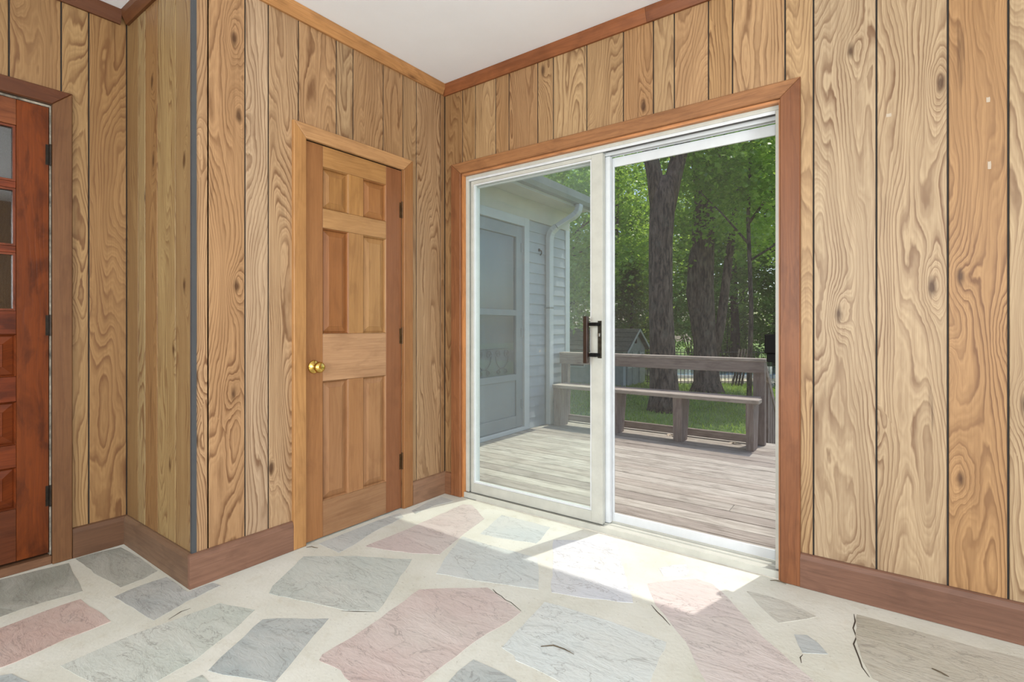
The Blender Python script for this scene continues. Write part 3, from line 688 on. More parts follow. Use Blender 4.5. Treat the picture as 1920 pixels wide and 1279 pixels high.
# the unlit room beyond the red door
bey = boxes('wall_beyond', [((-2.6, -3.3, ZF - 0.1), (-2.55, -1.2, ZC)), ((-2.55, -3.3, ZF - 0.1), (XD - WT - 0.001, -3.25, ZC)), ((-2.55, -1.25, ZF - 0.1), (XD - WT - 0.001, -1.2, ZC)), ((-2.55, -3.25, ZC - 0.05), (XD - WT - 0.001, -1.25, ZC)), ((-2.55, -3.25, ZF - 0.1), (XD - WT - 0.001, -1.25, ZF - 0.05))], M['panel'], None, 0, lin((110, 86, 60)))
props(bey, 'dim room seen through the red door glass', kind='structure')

# ------------------------------------------------------------------ sliding glass door
d3 = props(empty('door_3', (1.05, 0.07, ZF)), 'white aluminium sliding door, glass panel left and insect screen right', kind='structure')
fr = empty('frame', (1.05, 0.07, ZF), d3)
box('frame_jamb', (0.1625, 0.022, 0.0185), (0.186, 0.128, 1.998), M['alu'], fr, 0.001)
box('frame_jamb', (1.934, 0.022, 0.0185), (1.9495, 0.128, 1.998), M['alu'], fr, 0.001)
box('frame_head', (0.1625, 0.022, 1.9985), (1.9495, 0.128, 2.0185), M['alu'], fr, 0.001)
boxes('frame_sill', [((0.1625, 0.004, ZF + 0.001), (1.9495, 0.13, 0.012)), ((0.1625, 0.004, 0.012), (1.9495, 0.012, 0.018)), ((0.187, 0.062, 0.012), (1.933, 0.068, 0.018)), ((0.187, 0.104, 0.012), (1.933, 0.110, 0.018))], M['alu'], fr, 0)
boxes('head_track', [((0.187, 0.024, 1.984), (1.933, 0.027, 1.998)), ((0.187, 0.066, 1.972), (1.933, 0.069, 1.998)), ((0.187, 0.100, 1.972), (1.933, 0.103, 1.998))], M['alu_white'], fr)
box('track_seal', (1.12, 0.030, 1.990), (1.933, 0.064, 1.9975), M['track'], fr)
def panel_frame(parent, x0, x1, gx0, gx1, z0, z1, gz0, gz1, y0, y1, mat):
    box('stile', (x0, y0, z0), (gx0, y1, z1), mat, parent, 0.001)
    box('stile', (gx1, y0, z0), (x1, y1, z1), mat, parent, 0.001)
    box('rail', (gx0 + 0.0003, y0, z0), (gx1 - 0.0003, y1, gz0), mat, parent, 0.001)
    box('rail', (gx0 + 0.0003, y0, gz1), (gx1 - 0.0003, y1, z1), mat, parent, 0.001)
sp = empty('sliding_panel', (0.65, 0.045, 0.02), d3)
panel_frame(sp, 0.198, 1.112, 0.219, 1.046, 0.019, 1.9835, 0.078, 1.962, 0.030, 0.060, M['alu'])
boxes('glazing_channel', [((0.2193, 0.034, 0.0785), (0.2273, 0.056, 1.9615)), ((1.0377, 0.034, 0.0785), (1.0457, 0.056, 1.9615)), ((0.2276, 0.034, 0.0785), (1.0374, 0.056, 0.088)), ((0.2276, 0.034, 1.953), (1.0374, 0.056, 1.9615))], M['alu_white'], sp)
box('pane', (0.2276, 0.043, 0.0883), (1.0374, 0.047, 1.9527), M['glass'], sp)
hd = empty('handle', (1.05, -0.01, 1.0), d3)
box('handle_plate', (1.086, 0.0255, 0.897), (1.108, 0.0298, 1.095), M['pewter'], hd, 0.001)
for z in (0.915, 1.077): box('handle_bracket', (1.048, -0.020, z - 0.009), (1.1, 0.0252, z + 0.009), M['black'], hd, 0.002)
box('handle_grip', (1.036, -0.046, 0.872), (1.060, -0.0205, 1.118), M['grip'], hd, 0.002)
box('thumb_latch', (1.092, 0.012, 1.012), (1.103, 0.0252, 1.030), M['silver'], hd, 0.001)
fp = empty('fixed_panel', (0.65, 0.085, 0.02), d3)
panel_frame(fp, 0.1865, 1.134, 0.215, 1.100, 0.019, 1.971, 0.070, 1.950, 0.072, 0.098, M['alu_white'])
box('pane', (0.2153, 0.083, 0.0703), (1.0997, 0.087, 1.9497), M['glass'], fp)
sc = empty('screen_panel', (1.5, 0.115, 0.02), d3)
panel_frame(sc, 1.112, 1.9335, 1.140, 1.920, 0.019, 1.971, 0.062, 1.922, 0.1115, 0.123, M['alu_white'])
bm = bmesh.new(); vs = [bm.verts.new(p) for p in ((1.1403, 0.117, 0.0623), (1.9197, 0.117, 0.0623), (1.9197, 0.117, 1.9217), (1.1403, 0.117, 1.9217))]; bm.faces.new(vs)
bm_obj('screen_mesh', bm, M['screen'], sc)
boxes('screen_latch', [((1.880, 0.085, 0.945), (1.930, 0.1112, 1.030)), ((1.886, 0.097, 0.905), (1.926, 0.1112, 0.945))], M['black'], sc, 0.003)

# ------------------------------------------------------------------ small things indoors
for k, (x, z, w, h, t_) in enumerate(((2.328, 1.873, 0.016, 0.013, 0.2), (2.608, 1.859, 0.010, 0.018, 0.0), (2.611, 1.629, 0.009, 0.028, 0.05))):
    lab = ('square scrap of pale tape on the wall, nearest the sliding door', 'upper scrap of pale tape on the orange plank', 'lower, taller scrap of pale tape on the orange plank')[k]
    pts = [(x + dx * w / 2, -0.0004, z + dz * h / 2) for dx, dz in ((-1, -0.9), (-0.3, -1), (0.9, -1), (1, 0.2), (0.8, 1), (-0.2, 0.85), (-1, 1))]
    props(prism('tape_scrap', pts, (0, -0.0004, 0), M['tape']), lab, 'tape', 'tape scraps on the panelling')
def litter(x, y, pts, lab, z=ZF + 0.0035):
    o = tube('twig', [(x + dx, y + dy, z + dz) for dx, dy, dz in pts], [0.0012, 0.002, 0.0018, 0.0008], M['debris'], None, 6)
    props(o, lab, 'twig', 'dry bits on the floor')
litter(1.382, -0.985, [(0, 0, 0), (0.03, 0.03, 0.0), (0.07, 0.035, 0.0), (0.11, 0.03, 0)], 'thin curved twig on the pale white flagstone')
litter(1.953, -0.03, [(-0.03, -0.005, 0), (-0.01, 0, 0.004), (0.015, 0.004, 0.002), (0.03, 0.0, 0)], 'bit of dry debris at the foot of the sliding door frame')
litter(2.455, -0.362, [(-0.02, 0.01, 0), (0, 0, 0.002), (0.012, -0.006, 0.001), (0.02, -0.008, 0)], 'dark dry bit on the tan flagstone by the right baseboard')
litter(0.06, -0.99, [(-0.02, -0.02, 0), (0, -0.005, 0.004), (0.015, 0.0, 0.002), (0.03, 0.01, 0)], 'crumbled dry bit at the closet door corner')

# ------------------------------------------------------------------ outside: ground, deck
ZD = -0.10; ZG = -0.75
XH = -0.97; YH = 3.32           # house wing wall face and corner
ground = box('ground', (-45, -8, ZG - 0.3), (30, 60, ZG), M['lawn'])
props(ground, 'green lawn behind the deck', kind='structure')
DX0, DX1, DYB, DYE = XH + 0.006, 3.8, WT + 0.006, 3.22
deck = boxes('deck', [((DX0, DYB, ZD - 0.20), (DX1, DYB + 0.04, ZD - 0.036)), ((DX0, DYE - 0.05, ZD - 0.20), (DX1, DYE - 0.01, ZD - 0.036))] +
             [((x, DYB, ZD - 0.20), (x + 0.04, DYE - 0.06, ZD - 0.036)) for x in (-0.9, -0.1, 0.7, 1.5, 2.3, 3.1, 3.7)] +
             [((x, y, ZG), (x + 0.1, y + 0.1, ZD - 0.2)) for x in (-0.9, 1.4, 3.6) for y in (0.4, 3.0)], M['grey_x'], None, 0, lin((130, 116, 104)))
props(deck, 'weathered grey wooden deck of long boards', kind='structure')
y = DYB; k = 0
BW = 0.140
while y + BW < DYE + 0.05:
    cbase = random.choice([(200, 194, 182), (190, 182, 170), (208, 202, 190), (180, 172, 162), (196, 188, 176)])
    dz = random.uniform(-0.0015, 0.0015)
    xs = [DX0, DX1]
    if k == 6: xs = [DX0, 1.52, DX1]
    for a, b in zip(xs, xs[1:]):
        box('deck_board', (a + 0.001, y, ZD - 0.035 + dz), (b - 0.001, y + BW - 0.007, ZD + dz), M['grey_x'], deck, 0.003, lin(cbase))
    y += BW; k += 1

# ------------------------------------------------------------------ outside: house wing with clapboards, storm door, eave
SD0, SD1 = 1.36, 2.293          # storm door opening (y)
wing = boxes('wall_wing', [((-4.5, WT, ZG), (XH - 0.02, SD0 - 0.1, 2.62)), ((-4.5, SD1, ZG), (XH - 0.02, YH, 2.62)), ((-4.5, SD0 - 0.1, 2.19), (XH - 0.02, SD1, 2.62)), ((-4.5, SD0 - 0.1, ZG), (XH - 0.02, SD1, ZD - 0.01)), ((-4.5, SD0 - 0.1, ZD), (-1.25, SD1, 2.19))], M['clap'])
props(wing, 'pale grey clapboard wall of the house wing beside the deck', kind='structure')
EX = 0.119
zc = 2.281 - EX * 21
while zc < 2.27:
    for a, b in ((2.392, YH - 0.105), ):
        z1 = min(zc + EX + 0.012, 2.281)
        pts = [(XH - 0.0195, a, zc), (XH + 0.002, a, zc), (XH - 0.0105, a, z1), (XH - 0.0195, a, z1)]
        prism('clapboard', pts, (0, b - a, 0), M['clap'], wing)
    zc += EX
box('corner_board', (XH - 0.0195, YH - 0.104, ZG), (XH + 0.008, YH + 0.001, 2.29), M['white_trim'], wing, 0.002)
box('frieze_board', (XH - 0.0195, WT + 0.01, 2.291), (XH + 0.006, YH + 0.001, 2.516), M['soffit'], wing, 0.001)
box('door_trim', (XH - 0.0195, 2.294, ZD + 0.002), (XH + 0.012, 2.390, 2.29), M['white_trim'], wing, 0.002)
box('door_trim', (XH - 0.0195, SD0 - 0.098, 2.194), (XH + 0.012, 2.2935, 2.29), M['white_trim'], wing, 0.002)
box('door_trim', (XH - 0.0195, SD0 - 0.098, ZD + 0.002), (XH + 0.012, SD0 - 0.002, 2.193), M['white_trim'], wing, 0.002)
box('door_sill', (XH - 0.0195, SD0, ZD + 0.002), (XH + 0.016, 2.2935, ZD + 0.045), M['white_trim'], wing, 0.003)
eave = box('roof_eave', (-4.5, WT + 0.32, 2.518), (-0.69, YH + 0.01, 2.540), M['soffit'])
props(eave, 'white soffit and shingled roof edge of the house wing', kind='structure')
box('soffit_strip', (-0.79, WT + 0.32, 2.510), (-0.692, YH + 0.01, 2.5175), M['soffit'], eave)
box('fascia', (-0.6895, WT + 0.32, 2.500), (-0.670, YH + 0.01, 2.64), M['white_trim'], eave)
bm = bmesh.new(); add_prism(bm, [(-0.66, WT + 0.32, 2.645), (-0.66, WT + 0.32, 2.66), (-4.5, WT + 0.32, 3.9), (-4.5, WT + 0.32, 2.645)], (0, YH + 0.01 - WT - 0.32, 0)); bm_obj('shingle_roof', bm, M['shingle'], eave)
bm = bmesh.new()
add_prism(bm, [(-0.6690, WT + 0.33, 2.520), (-0.600, WT + 0.33, 2.520), (-0.575, WT + 0.33, 2.560), (-0.560, WT + 0.33, 2.632), (-0.566, WT + 0.33, 2.632), (-0.582, WT + 0.33, 2.564), (-0.606, WT + 0.33, 2.527), (-0.662, WT + 0.33, 2.527), (-0.662, WT + 0.33, 2.632), (-0.669, WT + 0.33, 2.632)], (0, YH + 0.02 - WT - 0.33, 0))
gut = bm_obj('gutter', bm, M['gutter']); props(gut, 'long grey metal gutter along the white eave of the house wing', 'gutter')
# downspout
ds_y0, ds_y1 = 2.735, 2.825
dsp = props(empty('downspout', (XH + 0.05, 2.78, ZD)), 'white rectangular downspout with ribbed elbows on the clapboard wall', 'downspout')
def rect_sweep(name, path, hw, hd, mat, parent):
    bm = bmesh.new(); rings = []
    n = len(path)
    for i, p in enumerate(path):
        p = Vector(p); t = (Vector(path[min(i + 1, n - 1)]) - Vector(path[max(i - 1, 0)])).normalized()
        w = Vector((0, 1, 0)); w = (w - t * w.dot(t)).normalized(); u = t.cross(w)
        s = 1.0 + (0.07 if (i % 2 and 0 < i < n - 1 and n > 6) else 0.0)
        rings.append([bm.verts.new(p + w * a * hw * s + u * b * hd * s) for a, b in ((-1, -0.8), (-0.8, -1), (0.8, -1), (1, -0.8), (1, 0.8), (0.8, 1), (-0.8, 1), (-1, 0.8))])
    for i in range(n - 1):
        for k in range(8): bm.faces.new((rings[i][k], rings[i][(k + 1) % 8], rings[i + 1][(k + 1) % 8], rings[i + 1][k]))
    bm.faces.new(list(reversed(rings[0]))); bm.faces.new(rings[-1])
    return bm_obj(name, bm, mat, parent)
def bez(p0, p1, p2, p3, n): return [tuple((Vector(p0) * (1 - t) ** 3 + Vector(p1) * 3 * t * (1 - t) ** 2 + Vector(p2) * 3 * t * t * (1 - t) + Vector(p3) * t ** 3)) for t in [i / n for i in range(n + 1)]]
gx = -0.625; wx = XH + 0.040
rect_sweep('outlet_elbow', bez((gx, 2.95, 2.519), (gx, 2.95, 2.43), (gx - 0.03, 2.94, 2.40), (gx - 0.10, 2.90, 2.355), 9), 0.044, 0.032, M['white_trim'], dsp)
rect_sweep('offset_pipe', [(gx - 0.10, 2.90, 2.355), (wx + 0.08, 2.81, 2.255)], 0.041, 0.029, M['white_trim'], dsp)
rect_sweep('wall_elbow', bez((wx + 0.08, 2.81, 2.255), (wx + 0.02, 2.79, 2.215), (wx, 2.78, 2.18), (wx, 2.78, 2.07), 9), 0.044, 0.032, M['white_trim'], dsp)
rect_sweep('pipe', [(wx, 2.78, 2.07), (wx, 2.78, ZD + 0.004)], 0.044, 0.031, M['white_trim'], dsp)
box('strap', (XH + 0.004, 2.731, 1.28), (XH + 0.0725, 2.8265, 1.30), M['gutter'], dsp)
bm = bmesh.new(); add_tube(bm, [(XH + 0.001, 2.61, 1.965), (XH + 0.03, 2.61, 1.955), (XH + 0.035, 2.61, 1.925), (XH + 0.015, 2.61, 1.905)], 0.008, 8); add_tube(bm, [(XH - 0.004, 2.61, 1.965), (XH + 0.006, 2.61, 1.965)], 0.02, 10)
props(bm_obj('wall_hook', bm, M['black']), 'small black hook on the clapboard wall', 'hook')
# storm door
d4 = props(empty('door_4', (XH - 0.03, 1.83, ZD)), 'grey aluminium storm door with iron scroll grille on the house wing', kind='structure')
sx0, sx1 = XH - 0.050, XH - 0.012
def sbox(nm, y0, y1, z0, z1, m='storm', x1=None): return box(nm, (sx0, y0 + 0.0004, z0 + 0.0004), (x1 or sx1, y1 - 0.0004, z1 - 0.0004), M[m], d4, 0.002)
sbox('stile', SD0 + 0.004, SD0 + 0.10, -0.05, 2.186); sbox('stile', 2.165, SD1 - 0.004, -0.05, 2.186)
sbox('rail', SD0 + 0.10, 2.165, 2.06, 2.186); sbox('rail', SD0 + 0.10, 2.165, 1.185, 1.25); sbox('rail', SD0 + 0.10, 2.165, 0.47, 0.54); sbox('rail', SD0 + 0.10, 2.165, -0.05, 0.08)
box('kick_panel', (sx0 + 0.005, SD0 + 0.101, 0.081), (sx1 - 0.014, 2.164, 0.469), M['storm'], d4)
for z0, z1 in ((0.541, 1.184), (1.251, 2.059)): box('pane', (sx0 + 0.014, SD0 + 0.101, z0), (sx0 + 0.018, 2.164, z1), M['glass_storm'], d4)
for z in (0.2, 1.0, 1.95): box('hinge', (sx1 + 0.0005, 2.255, z - 0.05), (sx1 + 0.008, 2.285, z + 0.05), M['storm'], d4, 0.002)
bm = bmesh.new(); gxs = sx1 - 0.010
add_tube(bm, [(gxs, SD0 + 0.10, 0.83), (gxs, 2.02, 0.83)], 0.004, 6)
def spiral(cy, cz, r0, turns, d, start): return [(gxs, cy + d * r0 * (1 - 0.75 * i / 24) * math.cos(start + turns * 2 * math.pi * i / 24), cz + r0 * (1 - 0.75 * i / 24) * math.sin(start + turns * 2 * math.pi * i / 24)) for i in range(25)]
for c in (1.62, 1.92):
    for d in (-1, 1):
        arc = [(gxs, c + d * 0.11 * math.sin(t * math.pi / 2), 0.62 + 0.13 * (1 - math.cos(t * math.pi / 2))) for t in [i / 8 for i in range(9)]]
        add_tube(bm, arc, 0.004, 6); add_tube(bm, spiral(c + d * 0.07, 0.775, 0.045, 1.4, d, 0.0), 0.004, 6)
        arc = [(gxs, c + d * 0.09 * math.sin(t * math.pi / 2), 0.62 - 0.05 * (1 - math.cos(t * math.pi / 2))) for t in [i / 8 for i in range(9)]]
        add_tube(bm, arc, 0.004, 6); add_tube(bm, spiral(c + d * 0.06, 0.578, 0.032, 1.2, d, 0.0), 0.004, 6)
bm_obj('scroll_grille', bm, M['scroll'], d4)
box('inner_door', (XH - 0.16, SD0 + 0.01, ZD + 0.05), (XH - 0.12, SD1 - 0.01, 2.17), M['storm'], d4)

# ------------------------------------------------------------------ outside: bench railing
GW = [(184, 172, 162), (168, 156, 148), (196, 186, 174), (158, 146, 140)]
bench = props(empty('bench', (0.25, 2.85, ZD)), 'long weathered grey wooden bench built along the deck edge', 'bench')
BX0, BX1 = -0.93, 1.375
box('seat_board', (BX0 + 0.09, 2.690, 0.348), (BX1 + 0.005, 2.845, 0.385), M['grey_x'], bench, 0.003, lin(GW[2]))
box('seat_board', (BX0 + 0.09, 2.852, 0.348), (BX1 - 0.03, 3.000, 0.385), M['grey_x'], bench, 0.003, lin(GW[1]))
box('top_rail', (BX0, 3.005, 0.722), (BX1 + 0.01, 3.125, 0.752), M['grey_x'], bench, 0.003, lin(GW[2]))
box('back_board', (BX0, 3.010, 0.612), (BX1 - 0.005, 3.045, 0.7215), M['grey_x'], bench, 0.003, lin(GW[1]))
for x0, x1 in ((-0.93, -0.84), (1.262, 1.368)):
    z1 = 0.7215
    box('post', (x0, 3.0465, ZD + 0.001) if x0 != 1.262 else (x0, 3.0465, ZD + 0.001), (x1, 3.120, z1), M['grey_z'], bench, 0.003, lin(GW[3]))
for x0, x1 in ((-0.84, -0.75), (-0.125, -0.035), (0.575, 0.665), (1.262, 1.330)):
    prism('leg', [(x0, 2.735, ZD + 0.001), (x0, 2.900, ZD + 0.001), (x0, 2.985, 0.3475), (x0, 2.715, 0.3475)], (x1 - x0, 0, 0), M['grey_z'], bench, 0.002, lin(GW[3]))
box('bottom_rail', (-0.83, 3.05, ZD + 0.012), (1.255, 3.085, -0.012), M['grey_x'], bench, 0.003, lin(GW[3]))
def leaflitter(x, y, lab):
    bm = bmesh.new()
    for j in range(5):
        a = random.uniform(0, 6.28); c = Vector((x + random.uniform(-0.05, 0.05), y + random.uniform(-0.02, 0.02), ZD + 0.006))
        u = Vector((math.cos(a), math.sin(a), 0.25)) * 0.03; w = Vector((-math.sin(a), math.cos(a), 0.3)) * 0.016
        bm.faces.new([bm.verts.new(c - u), bm.verts.new(c + w), bm.verts.new(c + u), bm.verts.new(c - w)])
    props(bm_obj('dry_leaves', bm, M['tape']), lab, 'leaves', 'dry leaves under the bench')
leaflitter(0.45, 2.98, 'small pile of dry leaves left of the middle bench leg')
leaflitter(1.10, 2.98, 'small pile of dry leaves beside the right bench leg')

# stair railing going down from the deck
stair = props(empty('stair_railing', (1.42, 3.2, ZG)), 'grey wooden stair railing sloping down from the deck', 'railing')
def sl(y): return 0.72 - (y - 3.14) * 0.873
prism('handrail', [(1.325, 3.14, sl(3.14)), (1.325, 4.32, sl(4.32)), (1.325, 4.32, sl(4.32) - 0.09), (1.325, 3.14, sl(3.14) - 0.09)], (0.04, 0, 0), M['grey_y'], stair, 0, lin(GW[1]))
for i in range(8):
    yy = 3.30 + i * 0.12; zb = max(ZG + 0.005, ZD - 0.1 - (yy - 3.3) * 0.55)
    prism('baluster', [(1.332, yy, sl(yy) - 0.0905), (1.332, yy + 0.085, sl(yy + 0.085) - 0.0905), (1.332, yy + 0.085, zb), (1.332, yy, zb)], (0.025, 0, 0), M['grey_z'], stair, 0, lin(GW[3]))
box('newel_post', (1.31, 4.33, ZG + 0.001), (1.39, 4.41, 0.0), M['grey_z'], stair, 0.003, lin(GW[3]))
steps = props(empty('deck_steps', (1.95, 3.6, ZG)), 'grey wooden steps from the deck to the lawn', 'steps')
for i in range(3):
    z = ZD - 0.17 * (i + 1)
    box('tread', (1.43, 3.262 + i * 0.28, z - 0.035), (2.5, 3.262 + i * 0.28 + 0.27, z), M['grey_x'], steps, 0.003, lin(GW[1]))
for x in (1.43, 2.46):
    prism('stringer', [(x, 3.262, ZD - 0.21), (x, 4.10, ZD - 0.55), (x, 4.10, ZG + 0.001), (x, 3.9, ZG + 0.001), (x, 3.262, ZD - 0.42)], (0.035, 0, 0), M['grey_y'], steps, 0, lin(GW[3]))

# ------------------------------------------------------------------ outside: trees
def leaf_mesh(name, centers, n_each, spread, size, flat=0.5, tilt=0.9):
    """many small folded leaves around cluster centres"""
    centers = np.asarray(centers, float); nc = len(centers); n = nc * n_each
    c = np.repeat(centers, n_each, axis=0) + rng.normal(0, 1, (n, 3)) * np.array([spread, spread, spread * flat])
    a = rng.uniform(0, 2 * np.pi, n); tl = rng.normal(0, tilt, n) * 0.6 + 0.25
    d = np.stack([np.cos(a) * np.cos(tl), np.sin(a) * np.cos(tl), -np.sin(tl)], 1)
    rl = rng.normal(0, 0.6, n)
    s0 = np.stack([-np.sin(a), np.cos(a), np.zeros(n)], 1)
    up = np.cross(d, s0); s = s0 * np.cos(rl)[:, None] + up * np.sin(rl)[:, None]; nn = np.cross(s, d)
    L = (size * rng.uniform(0.6, 1.3, n))[:, None]
    v = np.empty((n, 5, 3))
    v[:, 0] = c; v[:, 1] = c + d * L * 0.45 + s * L * 0.45 + nn * L * 0.1; v[:, 2] = c + d * L; v[:, 3] = c + d * L * 0.45 - s * L * 0.45 + nn * L * 0.1
    v = v[:, :4].reshape(-1, 3)
    me = bpy.data.meshes.new(name)
    me.vertices.add(n * 4); me.vertices.foreach_set('co', v.astype(np.float32).ravel())
    me.loops.add(n * 4); me.loops.foreach_set('vertex_index', np.arange(n * 4, dtype=np.int32))
    me.polygons.add(n); me.polygons.foreach_set('loop_start', np.arange(0, n * 4, 4, dtype=np.int32))
    me.polygons.foreach_set('loop_total', np.full(n, 4, dtype=np.int32))
    me.update(calc_edges=True); me.validate()
    return me

def crown_centers(c, r, n, hollow=0.45):
    out = []
    while len(out) < n:
        p = rng.uniform(-1, 1, 3); q = np.linalg.norm(p)
        if hollow < q < 1: out.append(np.array(c) + p * np.array(r))
    return out

def limb(bm, pts, r0, r1, sides=9):
    n = len(pts); add_tube(bm, pts, [r0 + (r1 - r0) * i / (n - 1) for i in range(n)], sides)

def maple(name, base, trunk, limbs, crowns, label, mat='leaf_a', leafs=(60, 150), size=0.13, spread=0.42, extra=(), group=None):
    t = props(empty(name, base), label, 'tree', group)
    bm = bmesh.new(); add_tube(bm, [p for p, r in trunk], [r for p, r in trunk], 14)
    for L in limbs: add_tube(bm, [p for p, r in L], [r for p, r in L], 9)
    bm_obj('trunk', bm, M['bark'] if mat == 'leaf_a' else M['bark2'], t, None, True)
    cs = []
    for c, r, n in crowns: cs += crown_centers(c, r, n)
    cs += list(extra)
    f = link_mesh('foliage', leaf_mesh('foliage', cs, leafs[1], spread, size, 0.42), M[mat], t)
    f['kind'] = 'stuff'
    return t
b1 = Vector((-1.53, 8.46, ZG)); b2 = Vector((-1.70, 12.27, ZG))
def off(b, x, y, z): return (b.x + x, b.y + y, ZG + z)
# right direction in the picture is about (0.81, 0.59)
ex = np.array([0.807, 0.590])
def sd(b, s, z, d=0.0): return (b.x + ex[0] * s - ex[1] * d, b.y + ex[1] * s + ex[0] * d, z)
maple('maple_tree', b1,
      [(sd(b1, 0.0, ZG), 0.40), (sd(b1, -0.02, ZG + 0.3), 0.32), (sd(b1, -0.05, 0.3), 0.275), (sd(b1, -0.1, 1.6), 0.25), (sd(b1, -0.1, 2.9), 0.25), (sd(b1, -0.05, 3.9), 0.27), (sd(b1, -0.03, 4.3), 0.2)],
      [[(sd(b1, -0.12, 3.6), 0.2), (sd(b1, -0.22, 4.3), 0.17), (sd(b1, -0.35, 4.95), 0.155), (sd(b1, -0.7, 6.8), 0.12), (sd(b1, -1.2, 9.0), 0.05)],
       [(sd(b1, 0.02, 3.6), 0.2), (sd(b1, 0.18, 4.3), 0.18), (sd(b1, 0.36, 5.0), 0.165), (sd(b1, 0.85, 7.0), 0.12), (sd(b1, 1.6, 9.2), 0.05)]],
      [(sd(b1, 0.3, 8.0, 2.0), (3.6, 3.0, 2.2), 130)],
      'large forked maple tree nearest the bench, left of the two big trunks', leafs=(0, 210), size=0.115, spread=0.40,
      extra=[sd(b1, s, z, d) for s, z, d in ((0.6, 5.0, 0.6), (0.9, 4.7, 0.4), (0.75, 5.2, 0.2), (0.4, 5.3, 0.9), (1.2, 5.1, 0.8), (1.9, 4.9, 0.3), (2.2, 4.6, 0.6), (2.5, 5.0, 0.4), (2.7, 4.3, 0.5), (2.4, 4.0, 0.9), (2.0, 4.2, 1.0), (1.6, 4.6, 1.2))])
maple('maple_tree', b2,
      [(sd(b2, 0.0, ZG), 0.48), (sd(b2, 0.0, ZG + 0.3), 0.36), (sd(b2, -0.05, 0.4), 0.31), (sd(b2, -0.1, 2.2), 0.28), (sd(b2, -0.1, 3.6), 0.30), (sd(b2, -0.02, 4.9), 0.30), (sd(b2, 0.0, 5.4), 0.2)],
      [[(sd(b2, -0.1, 4.6), 0.22), (sd(b2, -0.22, 5.3), 0.16), (sd(b2, -0.4, 6.2), 0.13), (sd(b2, -0.9, 8.0), 0.06)],
       [(sd(b2, 0.05, 4.6), 0.25), (sd(b2, 0.25, 5.4), 0.2), (sd(b2, 0.5, 6.3), 0.18), (sd(b2, 0.9, 8.0), 0.12), (sd(b2, 1.4, 10), 0.05)],
       [(sd(b2, 0.1, -0.3), 0.14), (sd(b2, 0.4, 1.2), 0.13), (sd(b2, 0.62, 3.0), 0.11), (sd(b2, 0.9, 5.0), 0.06)],
       [(sd(b2, -0.2, 0.6), 0.16), (sd(b2, -0.42, 2.0), 0.15), (sd(b2, -0.35, 3.0), 0.15), (sd(b2, -0.15, 3.8), 0.12)]],
      [(sd(b2, 0.5, 9.2, 1.0), (3.8, 3.2, 2.6), 130)],
      'large forked maple tree behind, right of the two big trunks', leafs=(0, 210), size=0.115, spread=0.42,
      extra=[sd(b2, s, z, d) for s, z, d in ((0.1, 3.7, -0.8), (0.6, 3.6, -0.6), (-0.4, 3.8, -0.7), (1.0, 3.6, -0.4), (0.2, 4.3, -0.8), (-0.9, 5.3, 0.3), (-0.7, 4.4, 0.5), (1.3, 3.2, -0.3), (1.8, 3.3, 0.0), (1.5, 4.0, 0.2), (1.9, 4.8, 0.4), (1.4, 5.6, 0.5), (2.0, 6.0, 0.3), (-1.0, 3.4, 0.8), (-0.9, 2.8, 0.6))])
sx, sy = -0.26, 10.5
maple('maple_sapling', Vector((sx, sy, ZG)), [((sx, sy, ZG), 0.06), ((sx + 0.05, sy, 1.5), 0.05), ((sx - 0.02, sy, 3.6), 0.042), ((sx + 0.06, sy, 5.6), 0.03), ((sx, sy, 7.0), 0.01)],
      [[((sx, sy, 3.0), 0.03), ((sx - 0.5, sy - 0.3, 3.7), 0.02), ((sx - 1.0, sy - 0.5, 4.3), 0.008)], [((sx, sy, 3.5), 0.035), ((sx + 0.5, sy + 0.3, 4.3), 0.025), ((sx + 1.0, sy + 0.6, 5.1), 0.01)],
       [((sx, sy, 2.6), 0.03), ((sx + 0.5, sy, 2.9), 0.022), ((sx + 1.0, sy + 0.2, 3.5), 0.01)]],
      [((sx, sy + 0.2, 4.9), (1.3, 1.1, 1.5), 34)], 'thin maple sapling right of the two big trunks', leafs=(0, 110), size=0.115, spread=0.30)
FT = [  # x, y, height, crown radius, trunk radius, label
    (-6.6, 16.4, 10.0, 2.6, 0.14, 'slim forest tree left of the left maple trunk'),
    (-7.2, 14.2, 9.0, 2.5, 0.15, 'leafy forest tree behind the shed'),
    (-6.0, 9.8, 8.0, 2.2, 0.13, 'leafy tree seen past the house corner'),
    (-10.0, 19.0, 11.0, 3.2, 0.18, 'broad forest tree far behind the house corner'),
    (-3.0, 21.5, 11.0, 3.0, 0.17, 'forest tree between the two maple trunks'),
    (-7.0, 23.5, 12.0, 3.4, 0.18, 'tall forest tree far behind the shed roof'),
    (2.4, 18.4, 10.0, 2.8, 0.15, 'leafy forest tree right of the right maple trunk'),
    (1.5, 22.5, 11.5, 3.2, 0.17, 'forest tree at the right edge of the screen'),
    (0.4, 27.0, 12.0, 3.6, 0.18, 'distant forest tree behind the bright lawn'),
    (-4.2, 28.5, 12.5, 3.8, 0.19, 'most distant forest tree behind the maples'),
    (-12.5, 14.0, 10.0, 3.0, 0.16, 'leafy forest tree leftmost behind the eave'),
    (-9.5, 28.0, 12.5, 3.8, 0.19, 'distant forest tree far left behind the others'),
    (-1.8, 24.5, 12.0, 3.2, 0.17, 'distant tall tree right behind the right maple'),
    (-5.6, 20.0, 9.5, 2.8, 0.15, 'dense forest tree above the shed roof'),
]
